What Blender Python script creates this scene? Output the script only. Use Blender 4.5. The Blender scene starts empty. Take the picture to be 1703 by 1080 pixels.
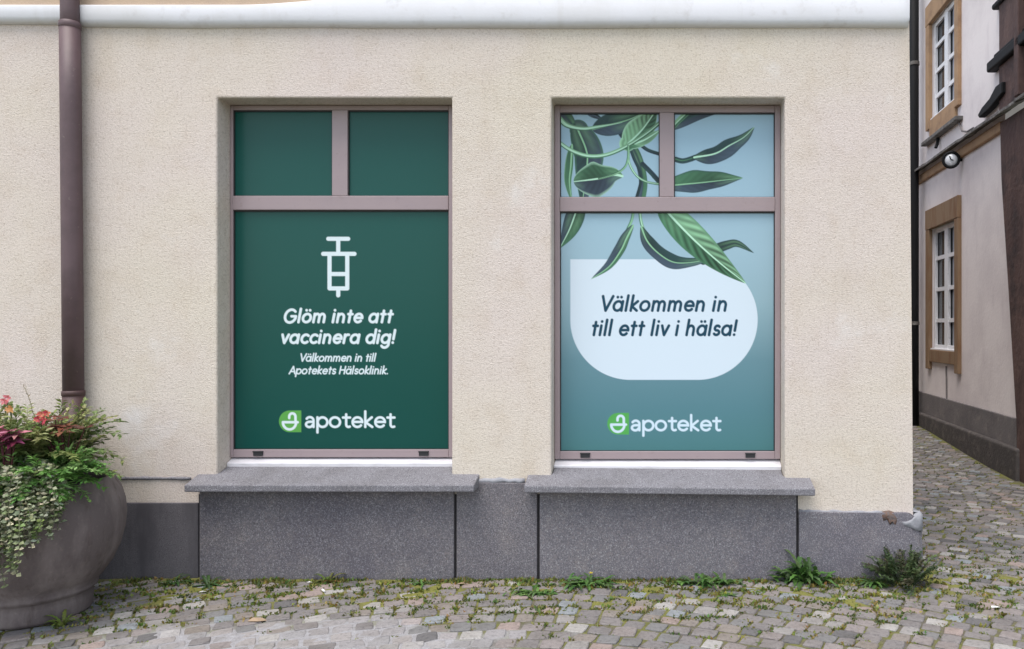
import bpy, bmesh, math, random
import numpy as np
from mathutils import Vector, Matrix, Euler

random.seed(7)
rng = np.random.default_rng(11)
sc = bpy.context.scene
COL = sc.collection
R = math.radians
PI = math.pi

# ------------------------------------------------------------------ camera
CAMH, CAMD, FPX = 1.6, 5.0, 1300.0          # eye height, metres from the facade, focal length in photo pixels
cam = bpy.data.cameras.new('camera')
cam.sensor_width = 36.0
cam.lens = FPX / 1703.0 * 36.0
cam.shift_x = -(1080.0 - 851.5) / 1703.0
cam.shift_y = 5.0 / 1703.0
cam.clip_start = 0.05
cam.clip_end = 600.0
cam_o = bpy.data.objects.new('camera', cam)
COL.objects.link(cam_o)
cam_o.location = (0, -CAMD, CAMH)
cam_o.rotation_euler = (R(90), 0, 0)
sc.camera = cam_o

# ------------------------------------------------------------------ sky, sun, exposure
SUN_EL, SUN_AZ = 70.0, 208.0                 # soft daylight from behind the camera, a little to the left
world = bpy.data.worlds.new('World')
sc.world = world
world.use_nodes = True
wn, wl = world.node_tree.nodes, world.node_tree.links
wn.clear()
sky = wn.new('ShaderNodeTexSky')
sky.sky_type = 'NISHITA'
sky.sun_disc = False
sky.sun_elevation = R(SUN_EL)
sky.sun_rotation = R(SUN_AZ)
sky.air_density = 1.0
sky.dust_density = 1.0
sky.ozone_density = 1.0
hs = wn.new('ShaderNodeHueSaturation')
hs.inputs['Saturation'].default_value = 0.45
bg = wn.new('ShaderNodeBackground')
bg.inputs['Strength'].default_value = 0.12
wo = wn.new('ShaderNodeOutputWorld')
wl.new(sky.outputs[0], hs.inputs['Color'])
wl.new(hs.outputs[0], bg.inputs[0])
wl.new(bg.outputs[0], wo.inputs[0])
sun = bpy.data.lights.new('sun', 'SUN')
sun.energy = 1.4
sun.angle = R(40)
sun.color = (1.0, 0.93, 0.86)
sun_o = bpy.data.objects.new('sun', sun)
COL.objects.link(sun_o)
sun_o.location = (-4, -8, 12)
_az, _el = R(SUN_AZ), R(SUN_EL)              # azimuth clockwise from +Y
_d = Vector((math.sin(_az) * math.cos(_el), math.cos(_az) * math.cos(_el), math.sin(_el)))
sun_o.rotation_euler = _d.to_track_quat('Z', 'Y').to_euler()
sc.view_settings.view_transform = 'Standard'
sc.view_settings.look = 'None'
sc.view_settings.gamma = 1.0
sc.view_settings.use_curve_mapping = False
sc.view_settings.exposure = 1.37

# ------------------------------------------------------------------ helpers
def P(px, py, z):
    """point of the place seen at photo pixel (px, py), z metres away"""
    return Vector(((px - 1080) / FPX * z, z - CAMD, CAMH - (py - 545) / FPX * z))

def lin(r, g, b):
    def f(c):
        c /= 255.0
        return c / 12.92 if c <= 0.04045 else ((c + 0.055) / 1.055) ** 2.4
    return (f(r), f(g), f(b))

def tag(o, label=None, cat=None, group=None, kind=None):
    if label: o['label'] = label
    if cat: o['category'] = cat
    if group: o['group'] = group
    if kind: o['kind'] = kind
    return o

def empty(name, loc=(0, 0, 0), parent=None):
    o = bpy.data.objects.new(name, None)
    COL.objects.link(o)
    o.location = loc
    o.empty_display_size = 0.1
    if parent: o.parent = parent
    return o

class MB:
    def __init__(s):
        s.v, s.f, s.c = [], [], []
        s.col = (1, 1, 1)
    def add(s, verts, faces, col=None):
        n = len(s.v)
        s.v += [tuple(p) for p in verts]
        s.f += [tuple(i + n for i in q) for q in faces]
        s.c += [col or s.col] * len(verts)
    def box(s, a, b, col=None):
        (x0, y0, z0), (x1, y1, z1) = a, b
        s.add([(x0,y0,z0),(x1,y0,z0),(x1,y1,z0),(x0,y1,z0),(x0,y0,z1),(x1,y0,z1),(x1,y1,z1),(x0,y1,z1)],
              [(0,3,2,1),(4,5,6,7),(0,1,5,4),(1,2,6,5),(2,3,7,6),(3,0,4,7)], col)
    def hexa(s, pts, col=None):
        s.add(pts, [(0,3,2,1),(4,5,6,7),(0,1,5,4),(1,2,6,5),(2,3,7,6),(3,0,4,7)], col)
    def tube(s, pts, rad, n=8, col=None, cap=True):
        pts = [Vector(p) for p in pts]
        if not isinstance(rad, (list, tuple)): rad = [rad] * len(pts)
        V, F = [], []
        ref = None
        for i, p in enumerate(pts):
            t = (pts[min(i + 1, len(pts) - 1)] - pts[max(i - 1, 0)])
            t.normalize()
            if ref is None:
                ref = t.orthogonal().normalized()
            ref = (ref - t * ref.dot(t)).normalized()
            bi = t.cross(ref)
            for k in range(n):
                a = 2 * PI * k / n
                V.append(p + (ref * math.cos(a) + bi * math.sin(a)) * rad[i])
        for i in range(len(pts) - 1):
            for k in range(n):
                F.append((i*n+k, i*n+(k+1) % n, (i+1)*n+(k+1) % n, (i+1)*n+k))
        if cap:
            F.append(tuple(range(n))[::-1])
            F.append(tuple((len(pts)-1)*n + k for k in range(n)))
        s.add(V, F, col)
    def lathe(s, prof, c, n=48, col=None, wob=0.0):
        V, F = [], []
        for r, h in prof:
            for k in range(n):
                a = 2 * PI * k / n
                rr = r * (1 + wob * math.sin(3 * a + h * 7) + wob * .6 * math.sin(7 * a + h * 19))
                V.append((c[0] + rr * math.cos(a), c[1] + rr * math.sin(a), c[2] + h))
        for i in range(len(prof) - 1):
            for k in range(n):
                F.append((i*n+k, i*n+(k+1) % n, (i+1)*n+(k+1) % n, (i+1)*n+k))
        s.add(V, F, col)
    def leaf(s, base, d, up, L, W, col, droop=0.0, fold=0.25, tip=0.5):
        """a small folded leaf: 6 vertices, 4 triangles"""
        d = Vector(d).normalized()
        side = d.cross(Vector(up))
        if side.length < 1e-4: side = d.orthogonal()
        side.normalize()
        nn = side.cross(d)
        base = Vector(base)
        m = base + d * L * tip - Vector((0, 0, droop * L * .35))
        e = base + d * L - Vector((0, 0, droop * L))
        l = m + side * W * .5 + nn * W * fold
        r = m - side * W * .5 + nn * W * fold
        s.add([base, r, e, l, m], [(0, 1, 4), (1, 2, 4), (2, 3, 4), (3, 0, 4)], col)
    def build(s, name, m, parent=None, smooth=False, attr=False, bevel=0.0, seg=2, merge=False):
        me = bpy.data.meshes.new(name)
        me.from_pydata(s.v, [], s.f)
        if attr:
            a = me.color_attributes.new('tint', 'FLOAT_COLOR', 'POINT')
            c = np.ones((len(s.v), 4), dtype=np.float32)
            c[:, :3] = np.array(s.c, dtype=np.float32)
            a.data.foreach_set('color', c.ravel())
        if merge:
            bm = bmesh.new(); bm.from_mesh(me)
            bmesh.ops.remove_doubles(bm, verts=bm.verts, dist=1e-5)
            bmesh.ops.recalc_face_normals(bm, faces=bm.faces)
            bm.to_mesh(me); bm.free()
        if smooth: me.polygons.foreach_set('use_smooth', [True] * len(me.polygons))
        me.materials.append(M[m] if isinstance(m, str) else m)
        o = bpy.data.objects.new(name, me)
        COL.objects.link(o)
        if parent: o.parent = parent
        if bevel:
            b = o.modifiers.new('bevel', 'BEVEL')
            b.width = bevel; b.segments = seg; b.limit_method = 'ANGLE'; b.angle_limit = R(35)
            b.harden_normals = False
        return o

M = {}
def mat(name, base, rough=0.8, vary=(), bump=(), coat=0.0, coat_r=.03, metal=0.0, spec=0.5, attr=None, trans=0.0, sat=None):
    """vary: (scale, colour, lo, hi, detail) layers mixed over the base by noise; bump: (scale, strength, distance, kind)"""
    m = bpy.data.materials.new(name)
    m.use_nodes = True
    nt = m.node_tree
    N, L = nt.nodes, nt.links
    b = N['Principled BSDF']
    geo = N.new('ShaderNodeNewGeometry')
    def rgb(c):
        n = N.new('ShaderNodeRGB'); n.outputs[0].default_value = (*c, 1); return n.outputs[0]
    if attr:
        a = N.new('ShaderNodeAttribute'); a.attribute_name = attr; col = a.outputs['Color']
    else:
        col = rgb(base)
    for lay in vary:
        scale, c2, lo, hi, det = lay[:5]
        mp = N.new('ShaderNodeMapping')
        if len(lay) > 5: mp.inputs['Scale'].default_value = lay[5]
        L.new(geo.outputs['Position'], mp.inputs[0])
        no = N.new('ShaderNodeTexNoise')
        no.inputs['Scale'].default_value = scale
        no.inputs['Detail'].default_value = det
        no.inputs['Roughness'].default_value = 0.6
        L.new(mp.outputs[0], no.inputs['Vector'])
        mr = N.new('ShaderNodeMapRange')
        mr.inputs['From Min'].default_value = lo
        mr.inputs['From Max'].default_value = hi
        L.new(no.outputs['Fac'], mr.inputs['Value'])
        mx = N.new('ShaderNodeMix'); mx.data_type = 'RGBA'
        L.new(mr.outputs[0], mx.inputs['Factor'])
        L.new(col, mx.inputs['A'])
        if c2 is not None and len(c2) == 4:          # (r,g,b,'mul') multiplies
            mm = N.new('ShaderNodeMix'); mm.data_type = 'RGBA'; mm.blend_type = 'MULTIPLY'
            mm.inputs['Factor'].default_value = 1.0
            L.new(col, mm.inputs['A'])
            L.new(rgb(c2[:3]), mm.inputs['B'])
            L.new(mm.outputs['Result'], mx.inputs['B'])
        else:
            L.new(rgb(c2), mx.inputs['B'])
        col = mx.outputs['Result']
    L.new(col, b.inputs['Base Color'])
    b.inputs['Roughness'].default_value = rough
    b.inputs['Metallic'].default_value = metal
    b.inputs['Specular IOR Level'].default_value = spec
    b.inputs['Coat Weight'].default_value = coat
    b.inputs['Coat Roughness'].default_value = coat_r
    prev = None
    for sc_, st, dist, kind in bump:
        if kind == 'v':
            t = N.new('ShaderNodeTexVoronoi'); t.inputs['Scale'].default_value = sc_; out = t.outputs['Distance']
        else:
            t = N.new('ShaderNodeTexNoise'); t.inputs['Scale'].default_value = sc_
            t.inputs['Detail'].default_value = 4; out = t.outputs['Fac']
        L.new(geo.outputs['Position'], t.inputs['Vector'])
        bp = N.new('ShaderNodeBump')
        bp.inputs['Strength'].default_value = st
        bp.inputs['Distance'].default_value = dist
        L.new(out, bp.inputs['Height'])
        if prev: L.new(prev, bp.inputs['Normal'])
        prev = bp.outputs[0]
    if prev: L.new(prev, b.inputs['Normal'])
    if trans:
        tr = N.new('ShaderNodeBsdfTranslucent')
        L.new(col, tr.inputs['Color'])
        ms = N.new('ShaderNodeMixShader'); ms.inputs[0].default_value = trans
        L.new(b.outputs[0], ms.inputs[1]); L.new(tr.outputs[0], ms.inputs[2])
        L.new(ms.outputs[0], N['Material Output'].inputs['Surface'])
    M[name] = m
    return m

K = 'mul'
mat('stucco', (.612, .553, .472), .95,
    vary=[(.45, (.618, .546, .508), .40, .60, 3), (66, (.82, .80, .785, K), .53, .66, 3), (140, (.78, .77, .76, K), .55, .68, 2), (105, (1.10, 1.10, 1.10, K), .53, .66, 2),
          (1.7, (.675, .645, .62), .60, .76, 7), (4.5, (.94, .92, .89, K), .50, .72, 7), (2.2, (.95, .935, .91, K), .56, .72, 6, (1.6, 1, .45)), (14, (.95, .935, .92, K), .55, .72, 5)],
    bump=[(130, .62, .007, 'n'), (62, .34, .007, 'n'), (2.6, .35, .02, 'n')], spec=.15)
mat('upper_stucco', (.50, .38, .28), .92, vary=[(3, (.42, .32, .25), .4, .7, 4)], bump=[(110, .5, .005, 'n')], spec=.2)
mat('cornice', (.66, .665, .70), .6, vary=[(1.3, (.58, .575, .58), .5, .72, 6), (9, (.84, .82, .80, K), .58, .75, 6), (2.5, (.92, .91, .89, K), .56, .72, 7, (3, 1, .5))],
    bump=[(6, .18, .01, 'n'), (60, .1, .003, 'n')], spec=.3)
GR = dict(rough=.75, spec=.3)
mat('granite', (.140, .132, .146),
    vary=[(150, (.31, .30, .315), .52, .64, 3), (120, (.07, .066, .072), .56, .70, 3), (80, (.195, .175, .18), .54, .68, 2),
          (1.3, (.80, .80, .84, K), .45, .65, 5), (6, (1.12, 1.10, 1.06, K), .52, .68, 5)], bump=[(150, .3, .003, 'n')], **GR)
def slab_tone(m):
    nt = m.node_tree; N, L = nt.nodes, nt.links
    b = N['Principled BSDF']
    old = b.inputs['Base Color'].links[0].from_socket
    oi = N.new('ShaderNodeObjectInfo')
    mr = N.new('ShaderNodeMapRange'); mr.inputs['To Min'].default_value = .88; mr.inputs['To Max'].default_value = 1.10
    L.new(oi.outputs['Random'], mr.inputs['Value'])
    vm = N.new('ShaderNodeVectorMath'); vm.operation = 'SCALE'
    L.new(old, vm.inputs[0]); L.new(mr.outputs[0], vm.inputs['Scale']); L.new(vm.outputs[0], b.inputs['Base Color'])
slab_tone(M['granite'])
mat('granite_shaded', (.105, .098, .108),  # darker granite: shade beside the planter put into the colour, plus streaks
    vary=[(240, (.20, .19, .20), .55, .70, 2), (190, (.05, .048, .05), .56, .70, 2), (7, (.075, .07, .078), .45, .65, 5, (1, 1, .25))],
    bump=[(200, .3, .002, 'n'), (12, .3, .01, 'n')], **GR)
mat('granite_sill', (.165, .162, .178),
    vary=[(170, (.32, .315, .335), .53, .66, 2), (120, (.07, .068, .075), .55, .68, 2), (5, (.85, .84, .83, K), .48, .65, 5)],
    bump=[(230, .2, .002, 'n')], **GR)
mat('mortar', (.035, .033, .035), .95, bump=[(80, .4, .005, 'n')])
mat('cement', (.28, .285, .305), .9, vary=[(14, (.24, .24, .26), .45, .65, 5)], bump=[(40, .5, .01, 'n')], spec=.2)
mat('brick_red', (.14, .085, .062), .95, vary=[(45, (.12, .10, .095), .42, .6, 4)], bump=[(60, .6, .01, 'n')], spec=.2)
mat('frame', (.315, .250, .258), .42, vary=[(3, (.93, .93, .95, K), .4, .7, 4), (25, (.88, .87, .86, K), .6, .75, 5)], spec=.5)
mat('rubber', (.018, .018, .02), .6)
mat('metal_sill', (.66, .65, .68), .45, metal=.15, vary=[(8, (.82, .81, .80, K), .5, .72, 5, (1, 3, 3))], spec=.5)
mat('pipe', (.105, .066, .072), .55, vary=[(6, (.085, .054, .058), .45, .65, 5), (30, (.16, .12, .11), .64, .74, 4), (2, (.80, .80, .84, K), .4, .65, 3, (3, 3, .4))],
    bump=[(20, .08, .01, 'n')], spec=.5)
mat('cast_iron', (.060, .030, .030), .6, vary=[(20, (.07, .035, .03), .5, .7, 5)], bump=[(60, .3, .004, 'n')])
mat('print', (1, 1, 1), .35, attr='tint', coat=.24, coat_r=.2, spec=.10)
mat('pot', (.120, .098, .095), .85, vary=[(5, (.20, .168, .160), .45, .65, 5, (1, 1, .35)), (18, (.085, .066, .060), .56, .74, 5, (1, 1, .25)),
    (60, (1.2, 1.18, 1.15, K), .58, .72, 3)], bump=[(70, .25, .004, 'n'), (9, .2, .012, 'n')], spec=.25)
mat('soil', (.028, .02, .015), 1.0, bump=[(60, .8, .02, 'n')])
mat('leafy', (1, 1, 1), .55, attr='tint', vary=[(120, (.78, .80, .78, K), .45, .6, 2)], trans=.25, spec=.35)
mat('petal', (1, 1, 1), .5, attr='tint', trans=.3, spec=.3)
mat('sett', (1, 1, 1), .8, attr='tint',
    vary=[(45, (.72, .72, .73, K), .50, .66, 4), (170, (1.30, 1.29, 1.28, K), .56, .70, 2), (6, (.86, .85, .83, K), .45, .62, 3)],
    bump=[(60, .45, .006, 'n'), (200, .3, .002, 'n')], spec=.3)
mat('litter', (.72, .72, .70), .7)
mat('tan_paper', (.34, .25, .17), .8)
mat('pink_plaster', (.76, .70, .685), .92, vary=[(1.2, (.66, .60, .595), .42, .65, 4), (6, (.90, .89, .90, K), .55, .75, 5, (1, 1, .4))], bump=[(25, .25, .01, 'n')], spec=.2)
mat('old_plinth', (.165, .152, .152), .9, vary=[(6, (.22, .20, .19), .5, .7, 5), (2, (.12, .112, .115), .5, .7, 4)], bump=[(30, .4, .012, 'n')], spec=.2)
mat('old_plinth_dark', (.08, .072, .070), .9, vary=[(9, (.13, .115, .105), .5, .7, 5)], bump=[(30, .5, .015, 'n')], spec=.2)
mat('ochre', (.37, .235, .135), .75, vary=[(5, (.28, .175, .105), .45, .65, 5), (30, (.45, .28, .15), .62, .75, 4)], bump=[(30, .2, .006, 'n')], spec=.3)
mat('brown_wood', (.235, .155, .092), .7, vary=[(8, (.19, .10, .05), .45, .65, 5, (1, 1, .2))], spec=.35)
mat('white_paint', (.72, .72, .74), .5, vary=[(20, (.55, .55, .56), .58, .75, 4)])
mat('dark_glass', (.035, .04, .045), .06, spec=.6)
mat('curtain', (.42, .44, .50), .9, vary=[(6, (.25, .26, .30), .4, .6, 3, (6, 6, .2))])
mat('dark_timber', (.085, .052, .047), .8, vary=[(5, (.125, .078, .067), .45, .65, 6, (1, 1, .3)), (3, (.045, .032, .032), .5, .7, 4)],
    bump=[(14, .5, .02, 'n')], spec=.3)
mat('black_iron', (.009, .009, .010), .65, spec=.2)
mat('lead_tiles', (.12, .11, .10), .7, vary=[(14, (.26, .25, .23), .52, .66, 4), (9, (.05, .045, .04), .5, .66, 4)], bump=[(30, .4, .01, 'n')])
mat('slate_roof', (.08, .07, .07), .8, bump=[(20, .4, .02, 'n')])
mat('opal', (.75, .77, .80), .25, spec=.5)

# ground: moss and dirt in the joints, pale sand washed over the middle of the foreground
def ground_mat():
    m = mat('ground_soil', (.12, .108, .09), .95,
            vary=[(7, (.135, .138, .045), .42, .56, 5), (40, (.085, .09, .035), .52, .7, 4), (22, (.19, .175, .155), .58, .72, 4)],
            bump=[(90, .7, .012, 'n')], spec=.15)
    nt = m.node_tree; N, L = nt.nodes, nt.links
    b = N['Principled BSDF']
    old = b.inputs['Base Color'].links[0].from_socket
    at = N.new('ShaderNodeAttribute'); at.attribute_name = 'sand'
    no = N.new('ShaderNodeTexNoise'); no.inputs['Scale'].default_value = 30; no.inputs['Detail'].default_value = 5
    geo = N.new('ShaderNodeNewGeometry'); L.new(geo.outputs['Position'], no.inputs['Vector'])
    r = N.new('ShaderNodeMix'); r.data_type = 'RGBA'
    r.inputs['A'].default_value = (.20, .19, .19, 1); r.inputs['B'].default_value = (.38, .38, .40, 1)
    L.new(no.outputs['Fac'], r.inputs['Factor'])
    am = N.new('ShaderNodeAttribute'); am.attribute_name = 'moss'
    rm = N.new('ShaderNodeMix'); rm.data_type = 'RGBA'
    rm.inputs['A'].default_value = (.10, .115, .028, 1); rm.inputs['B'].default_value = (.24, .225, .065, 1)
    L.new(no.outputs['Fac'], rm.inputs['Factor'])
    m2 = N.new('ShaderNodeMix'); m2.data_type = 'RGBA'
    L.new(am.outputs['Fac'], m2.inputs['Factor']); L.new(old, m2.inputs['A']); L.new(rm.outputs['Result'], m2.inputs['B'])
    old = m2.outputs['Result']
    mx = N.new('ShaderNodeMix'); mx.data_type = 'RGBA'
    L.new(at.outputs['Fac'], mx.inputs['Factor']); L.new(old, mx.inputs['A']); L.new(r.outputs['Result'], mx.inputs['B'])
    L.new(mx.outputs['Result'], b.inputs['Base Color'])
ground_mat()

# ------------------------------------------------------------------ ground and setts
def sstep(a, b, x):
    t = min(1.0, max(0.0, (x - a) / (b - a)))
    return t * t * (3 - 2 * t)

def gz(x, y):
    """height of the paving: level before the shop, dipping to a gutter along the alley"""
    return -0.165 * sstep(1.6, 4.1, x) * (1 - sstep(4.0, 8.6, y)) * sstep(-2.5, 2.0, y)

def vnoise(x, y, s=1.0):
    return (math.sin(x * 3.1 * s + 1.3 * math.sin(y * 2.3 * s)) + math.sin(y * 4.3 * s + 1.7 * math.sin(x * 2.9 * s + 2)) +
            .6 * math.sin((x + y) * 7.1 * s + 3)) / 2.6

def sand(x, y):
    if y > .1: return 0.0
    e = ((x + 1.75) / 1.25) ** 2 + ((y + 1.15) / .52) ** 2 + .42 * vnoise(x, y, 2.0) + .45 * vnoise(x + 2, y + 7, 6.0)
    return 1 - sstep(.35, 1.15, e)

ground = None
def make_ground():
    global ground
    xs = np.concatenate([[-300, -80, -25, -12], np.arange(-7, 5.21, .045), [9, 25, 80, 300]])
    ys = np.concatenate([[-300, -80, -25, -9, -5], np.arange(-3.2, 0.06, .045), np.arange(.2, 10, .2), [14, 30, 90, 300]])
    V, F, S, MO = [], [], [], []
    for j, y in enumerate(ys):
        for i, x in enumerate(xs):
            s = sand(x, y)
            inner = (-7.2 < x < 5.4) and (-3.3 < y < 10.2)
            h = gz(x, y) - (.0080 if inner else .004)
            mo = (1 - sstep(.1, 1.0, -y + .25 * vnoise(x, y, 1.6))) * sstep(-.55, .35, vnoise(x + 3, y, 3.1)) * (1 - s) if -2 < y < .1 else (.5 * sstep(.1, .8, vnoise(x, y, 1.2)) if y >= .1 else 0)
            MO.append(mo)
            if inner: h += mo * (.006 + .0055 * vnoise(x, y + 4, 7)) + .003 * vnoise(x, y, 9) + s * (.0050 + .0035 * vnoise(x + 5, y, 6))
            V.append((x, y, h)); S.append(s)
    nx = len(xs)
    for j in range(len(ys) - 1):
        for i in range(nx - 1):
            a = j * nx + i
            F.append((a, a + 1, a + nx + 1, a + nx))
    me = bpy.data.meshes.new('ground')
    me.from_pydata(V, [], F)
    at = me.attributes.new('sand', 'FLOAT', 'POINT')
    at.data.foreach_set('value', np.array(S, dtype=np.float32))
    at = me.attributes.new('moss', 'FLOAT', 'POINT')
    at.data.foreach_set('value', np.array(MO, dtype=np.float32))
    me.polygons.foreach_set('use_smooth', [True] * len(F))
    me.materials.append(M['ground_soil'])
    ground = bpy.data.objects.new('ground', me)
    COL.objects.link(ground)
    tag(ground, 'cobbled paving of worn granite setts with mossy joints and patches of pale sand', None, None, 'structure')
make_ground()

_SC = [(.205, .180, .182), (.185, .165, .170), (.300, .215, .195), (.215, .245, .285), (.340, .320, .315), (.125, .118, .126),
            (.230, .190, .168), (.265, .245, .245), (.240, .200, .200), (.175, .170, .178)]
SETT_COL = [tuple((v * .62 + (sum(c) / 3) * .38) * .94 * q for v, q in zip(c, (1.0, 1.0, .965))) for c in _SC]
SETT_COL += [tuple(v * .55 + q * .45 for v, q in zip(c, (.35, .34, .35))) for c in SETT_COL]      # dusted with sand
SETT_W = [4, 4, 1.6, 1.6, 1.3, 1.5, 2, 3, 3, 3]
NSHAPE = 4
def sett_shape(k, rnd):
    """a cleft stone, 1 x 1 across, uneven on top: 17 vertices"""
    V = []
    base = [(-.5, -.5), (0, -.52), (.5, -.5), (.52, 0), (.5, .5), (0, .52), (-.5, .5), (-.52, 0)]
    jit = [(x * (1 + rnd.uniform(-.07, .05)) + rnd.uniform(-.03, .03), y * (1 + rnd.uniform(-.07, .05)) + rnd.uniform(-.03, .03)) for x, y in base]
    for x, y in jit: V.append((x, y, -.05))
    for i, (x, y) in enumerate(jit):
        q = .975 if i % 2 else .95
        V.append((x * q, y * q, -.0045 + rnd.uniform(-.0015, .0015)))
    for i, (x, y) in enumerate(jit):
        q = .90 if i % 2 else .86
        V.append((x * q, y * q, .000 + rnd.uniform(-.0013, .0013)))
    V.append((rnd.uniform(-.1, .1), rnd.uniform(-.1, .1), .0012 + rnd.uniform(-.0015, .0015)))
    F = []
    for r0 in (0, 8):
        for i in range(8):
            F.append((r0 + i, r0 + (i + 1) % 8, r0 + 8 + (i + 1) % 8, r0 + 8 + i))
    for i in range(8): F.append((16 + i, 16 + (i + 1) % 8, 24))
    return V, F
_rs = random.Random(3)
SHAPES = [sett_shape(k, _rs) for k in range(NSHAPE)]
SETT_MESH = {}
def sett_mesh(k, c):
    if (k, c) not in SETT_MESH:
        V, F = SHAPES[k]
        me = bpy.data.meshes.new('sett')
        me.from_pydata(V, [], F)
        a = me.color_attributes.new('tint', 'FLOAT_COLOR', 'POINT')
        a.data.foreach_set('color', np.tile(np.array((*SETT_COL[c], 1), dtype=np.float32), len(V)))
        me.materials.append(M['sett'])
        SETT_MESH[(k, c)] = me
    return SETT_MESH[(k, c)]

SETTS = []
def lay_setts():
    rnd = random.Random(21)
    A, Lc, X0 = 1.05, 1.5, -.75
    f = lambda x: -A * (math.sqrt(1 + ((x - X0) / Lc) ** 2) - 1)
    df = lambda x: -A * ((x - X0) / Lc ** 2) / math.sqrt(1 + ((x - X0) / Lc) ** 2)
    row = -3.2
    while row < 13.5:
        pitch = rnd.uniform(.108, .126)
        x = -6.8 + rnd.uniform(0, .1)
        while x < 4.95:
            w = rnd.uniform(.090, .132)
            sl = df(x)
            cs = 1 / math.sqrt(1 + sl * sl)
            xm = x + w * .5 * cs
            y = row + f(xm) + rnd.uniform(-.006, .006)
            x += (w + rnd.uniform(.006, .014)) * cs
            if y < -3.1 or y > 9.6: continue
            if xm < 1.83 and y > -.075: continue
            if y > -.075 and xm > 3.827 + .054 * (y + 5) - .16: continue
            SETTS.append((xm, y, math.atan(sl) + rnd.uniform(-.09, .09), w, pitch * cs - rnd.uniform(.008, .017),
                          rnd.randrange(NSHAPE), rnd.choices(range(10), SETT_W)[0] + (10 if sand(xm, y) > rnd.uniform(.3, 1.2) else 0),
                          rnd.uniform(-.004, .0035), rnd.uniform(-.035, .035), rnd.uniform(-.035, .035)))
        row += pitch
    return f
lay_setts()

def place_setts():
    def vis(s):
        z = s[1] + CAMD
        if z < 1: return None
        px = 1080 + FPX * s[0] / z
        py = 545 + FPX * (CAMH - gz(s[0], s[1])) / z
        if not (0 <= px <= 1703 and py <= 1085): return None
        if px < 165 and py < 1045: return None
        return z
    order = sorted((s for s in SETTS if vis(s)), key=vis)
    near = set(id(s) for s in order[:300])
    V, F, C = [], [], []
    for s in SETTS:
        x, y, rot, w, d, k, c, dz, tx, ty = s
        if id(s) in near:
            o = bpy.data.objects.new('sett', sett_mesh(k, c))
            COL.objects.link(o)
            o.parent = ground
            o.location = (x, y, gz(x, y) + dz)
            o.rotation_euler = (tx, ty, rot)
            o.scale = (w, d, 1)
        else:
            mw = Matrix.Translation((x, y, gz(x, y) + dz)) @ Euler((tx, ty, rot)).to_matrix().to_4x4()
            n = len(V)
            SV, SF = SHAPES[k]
            a = np.array(SV) * np.array([w, d, 1])
            m3 = np.array(mw)
            V.append(a @ m3[:3, :3].T + m3[:3, 3])
            C.append(np.tile(SETT_COL[c], (25, 1)))
            F += [tuple(i + n * 25 for i in q) for q in SF]
    me = bpy.data.meshes.new('more_setts')
    me.from_pydata(np.concatenate(V).tolist(), [], F)
    a = me.color_attributes.new('tint', 'FLOAT_COLOR', 'POINT')
    c = np.ones((len(me.vertices), 4), dtype=np.float32); c[:, :3] = np.concatenate(C)
    a.data.foreach_set('color', c.ravel())
    me.materials.append(M['sett'])
    o = bpy.data.objects.new('more_setts', me)
    COL.objects.link(o); o.parent = ground
    tag(o, kind='stuff')
place_setts()

# ------------------------------------------------------------------ the shop building
shop = empty('shop_building', (-1, 0.2, 0))
tag(shop, 'cream stucco corner building with two film-covered shop windows over a grey granite base', 'building')
def PT(o):   # keep world position under a parent that has been moved
    o.matrix_parent_inverse = Matrix.Translation(-o.parent.location) if o.parent else Matrix()
    return o

X0W, X1T, X1B = -9.0, 1.662, 1.690          # facade from left to the corner (top, bottom)
ZTOP = 3.545
WIN = [dict(x0=-2.766, x1=-1.264, z0=.66, z1=3.069), dict(x0=-.627, x1=.866, z0=.655, z1=3.069)]
REC = .15
def corner_x(z): return X1B + (X1T - X1B) * max(0, min(1, z / 3.55))

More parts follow.
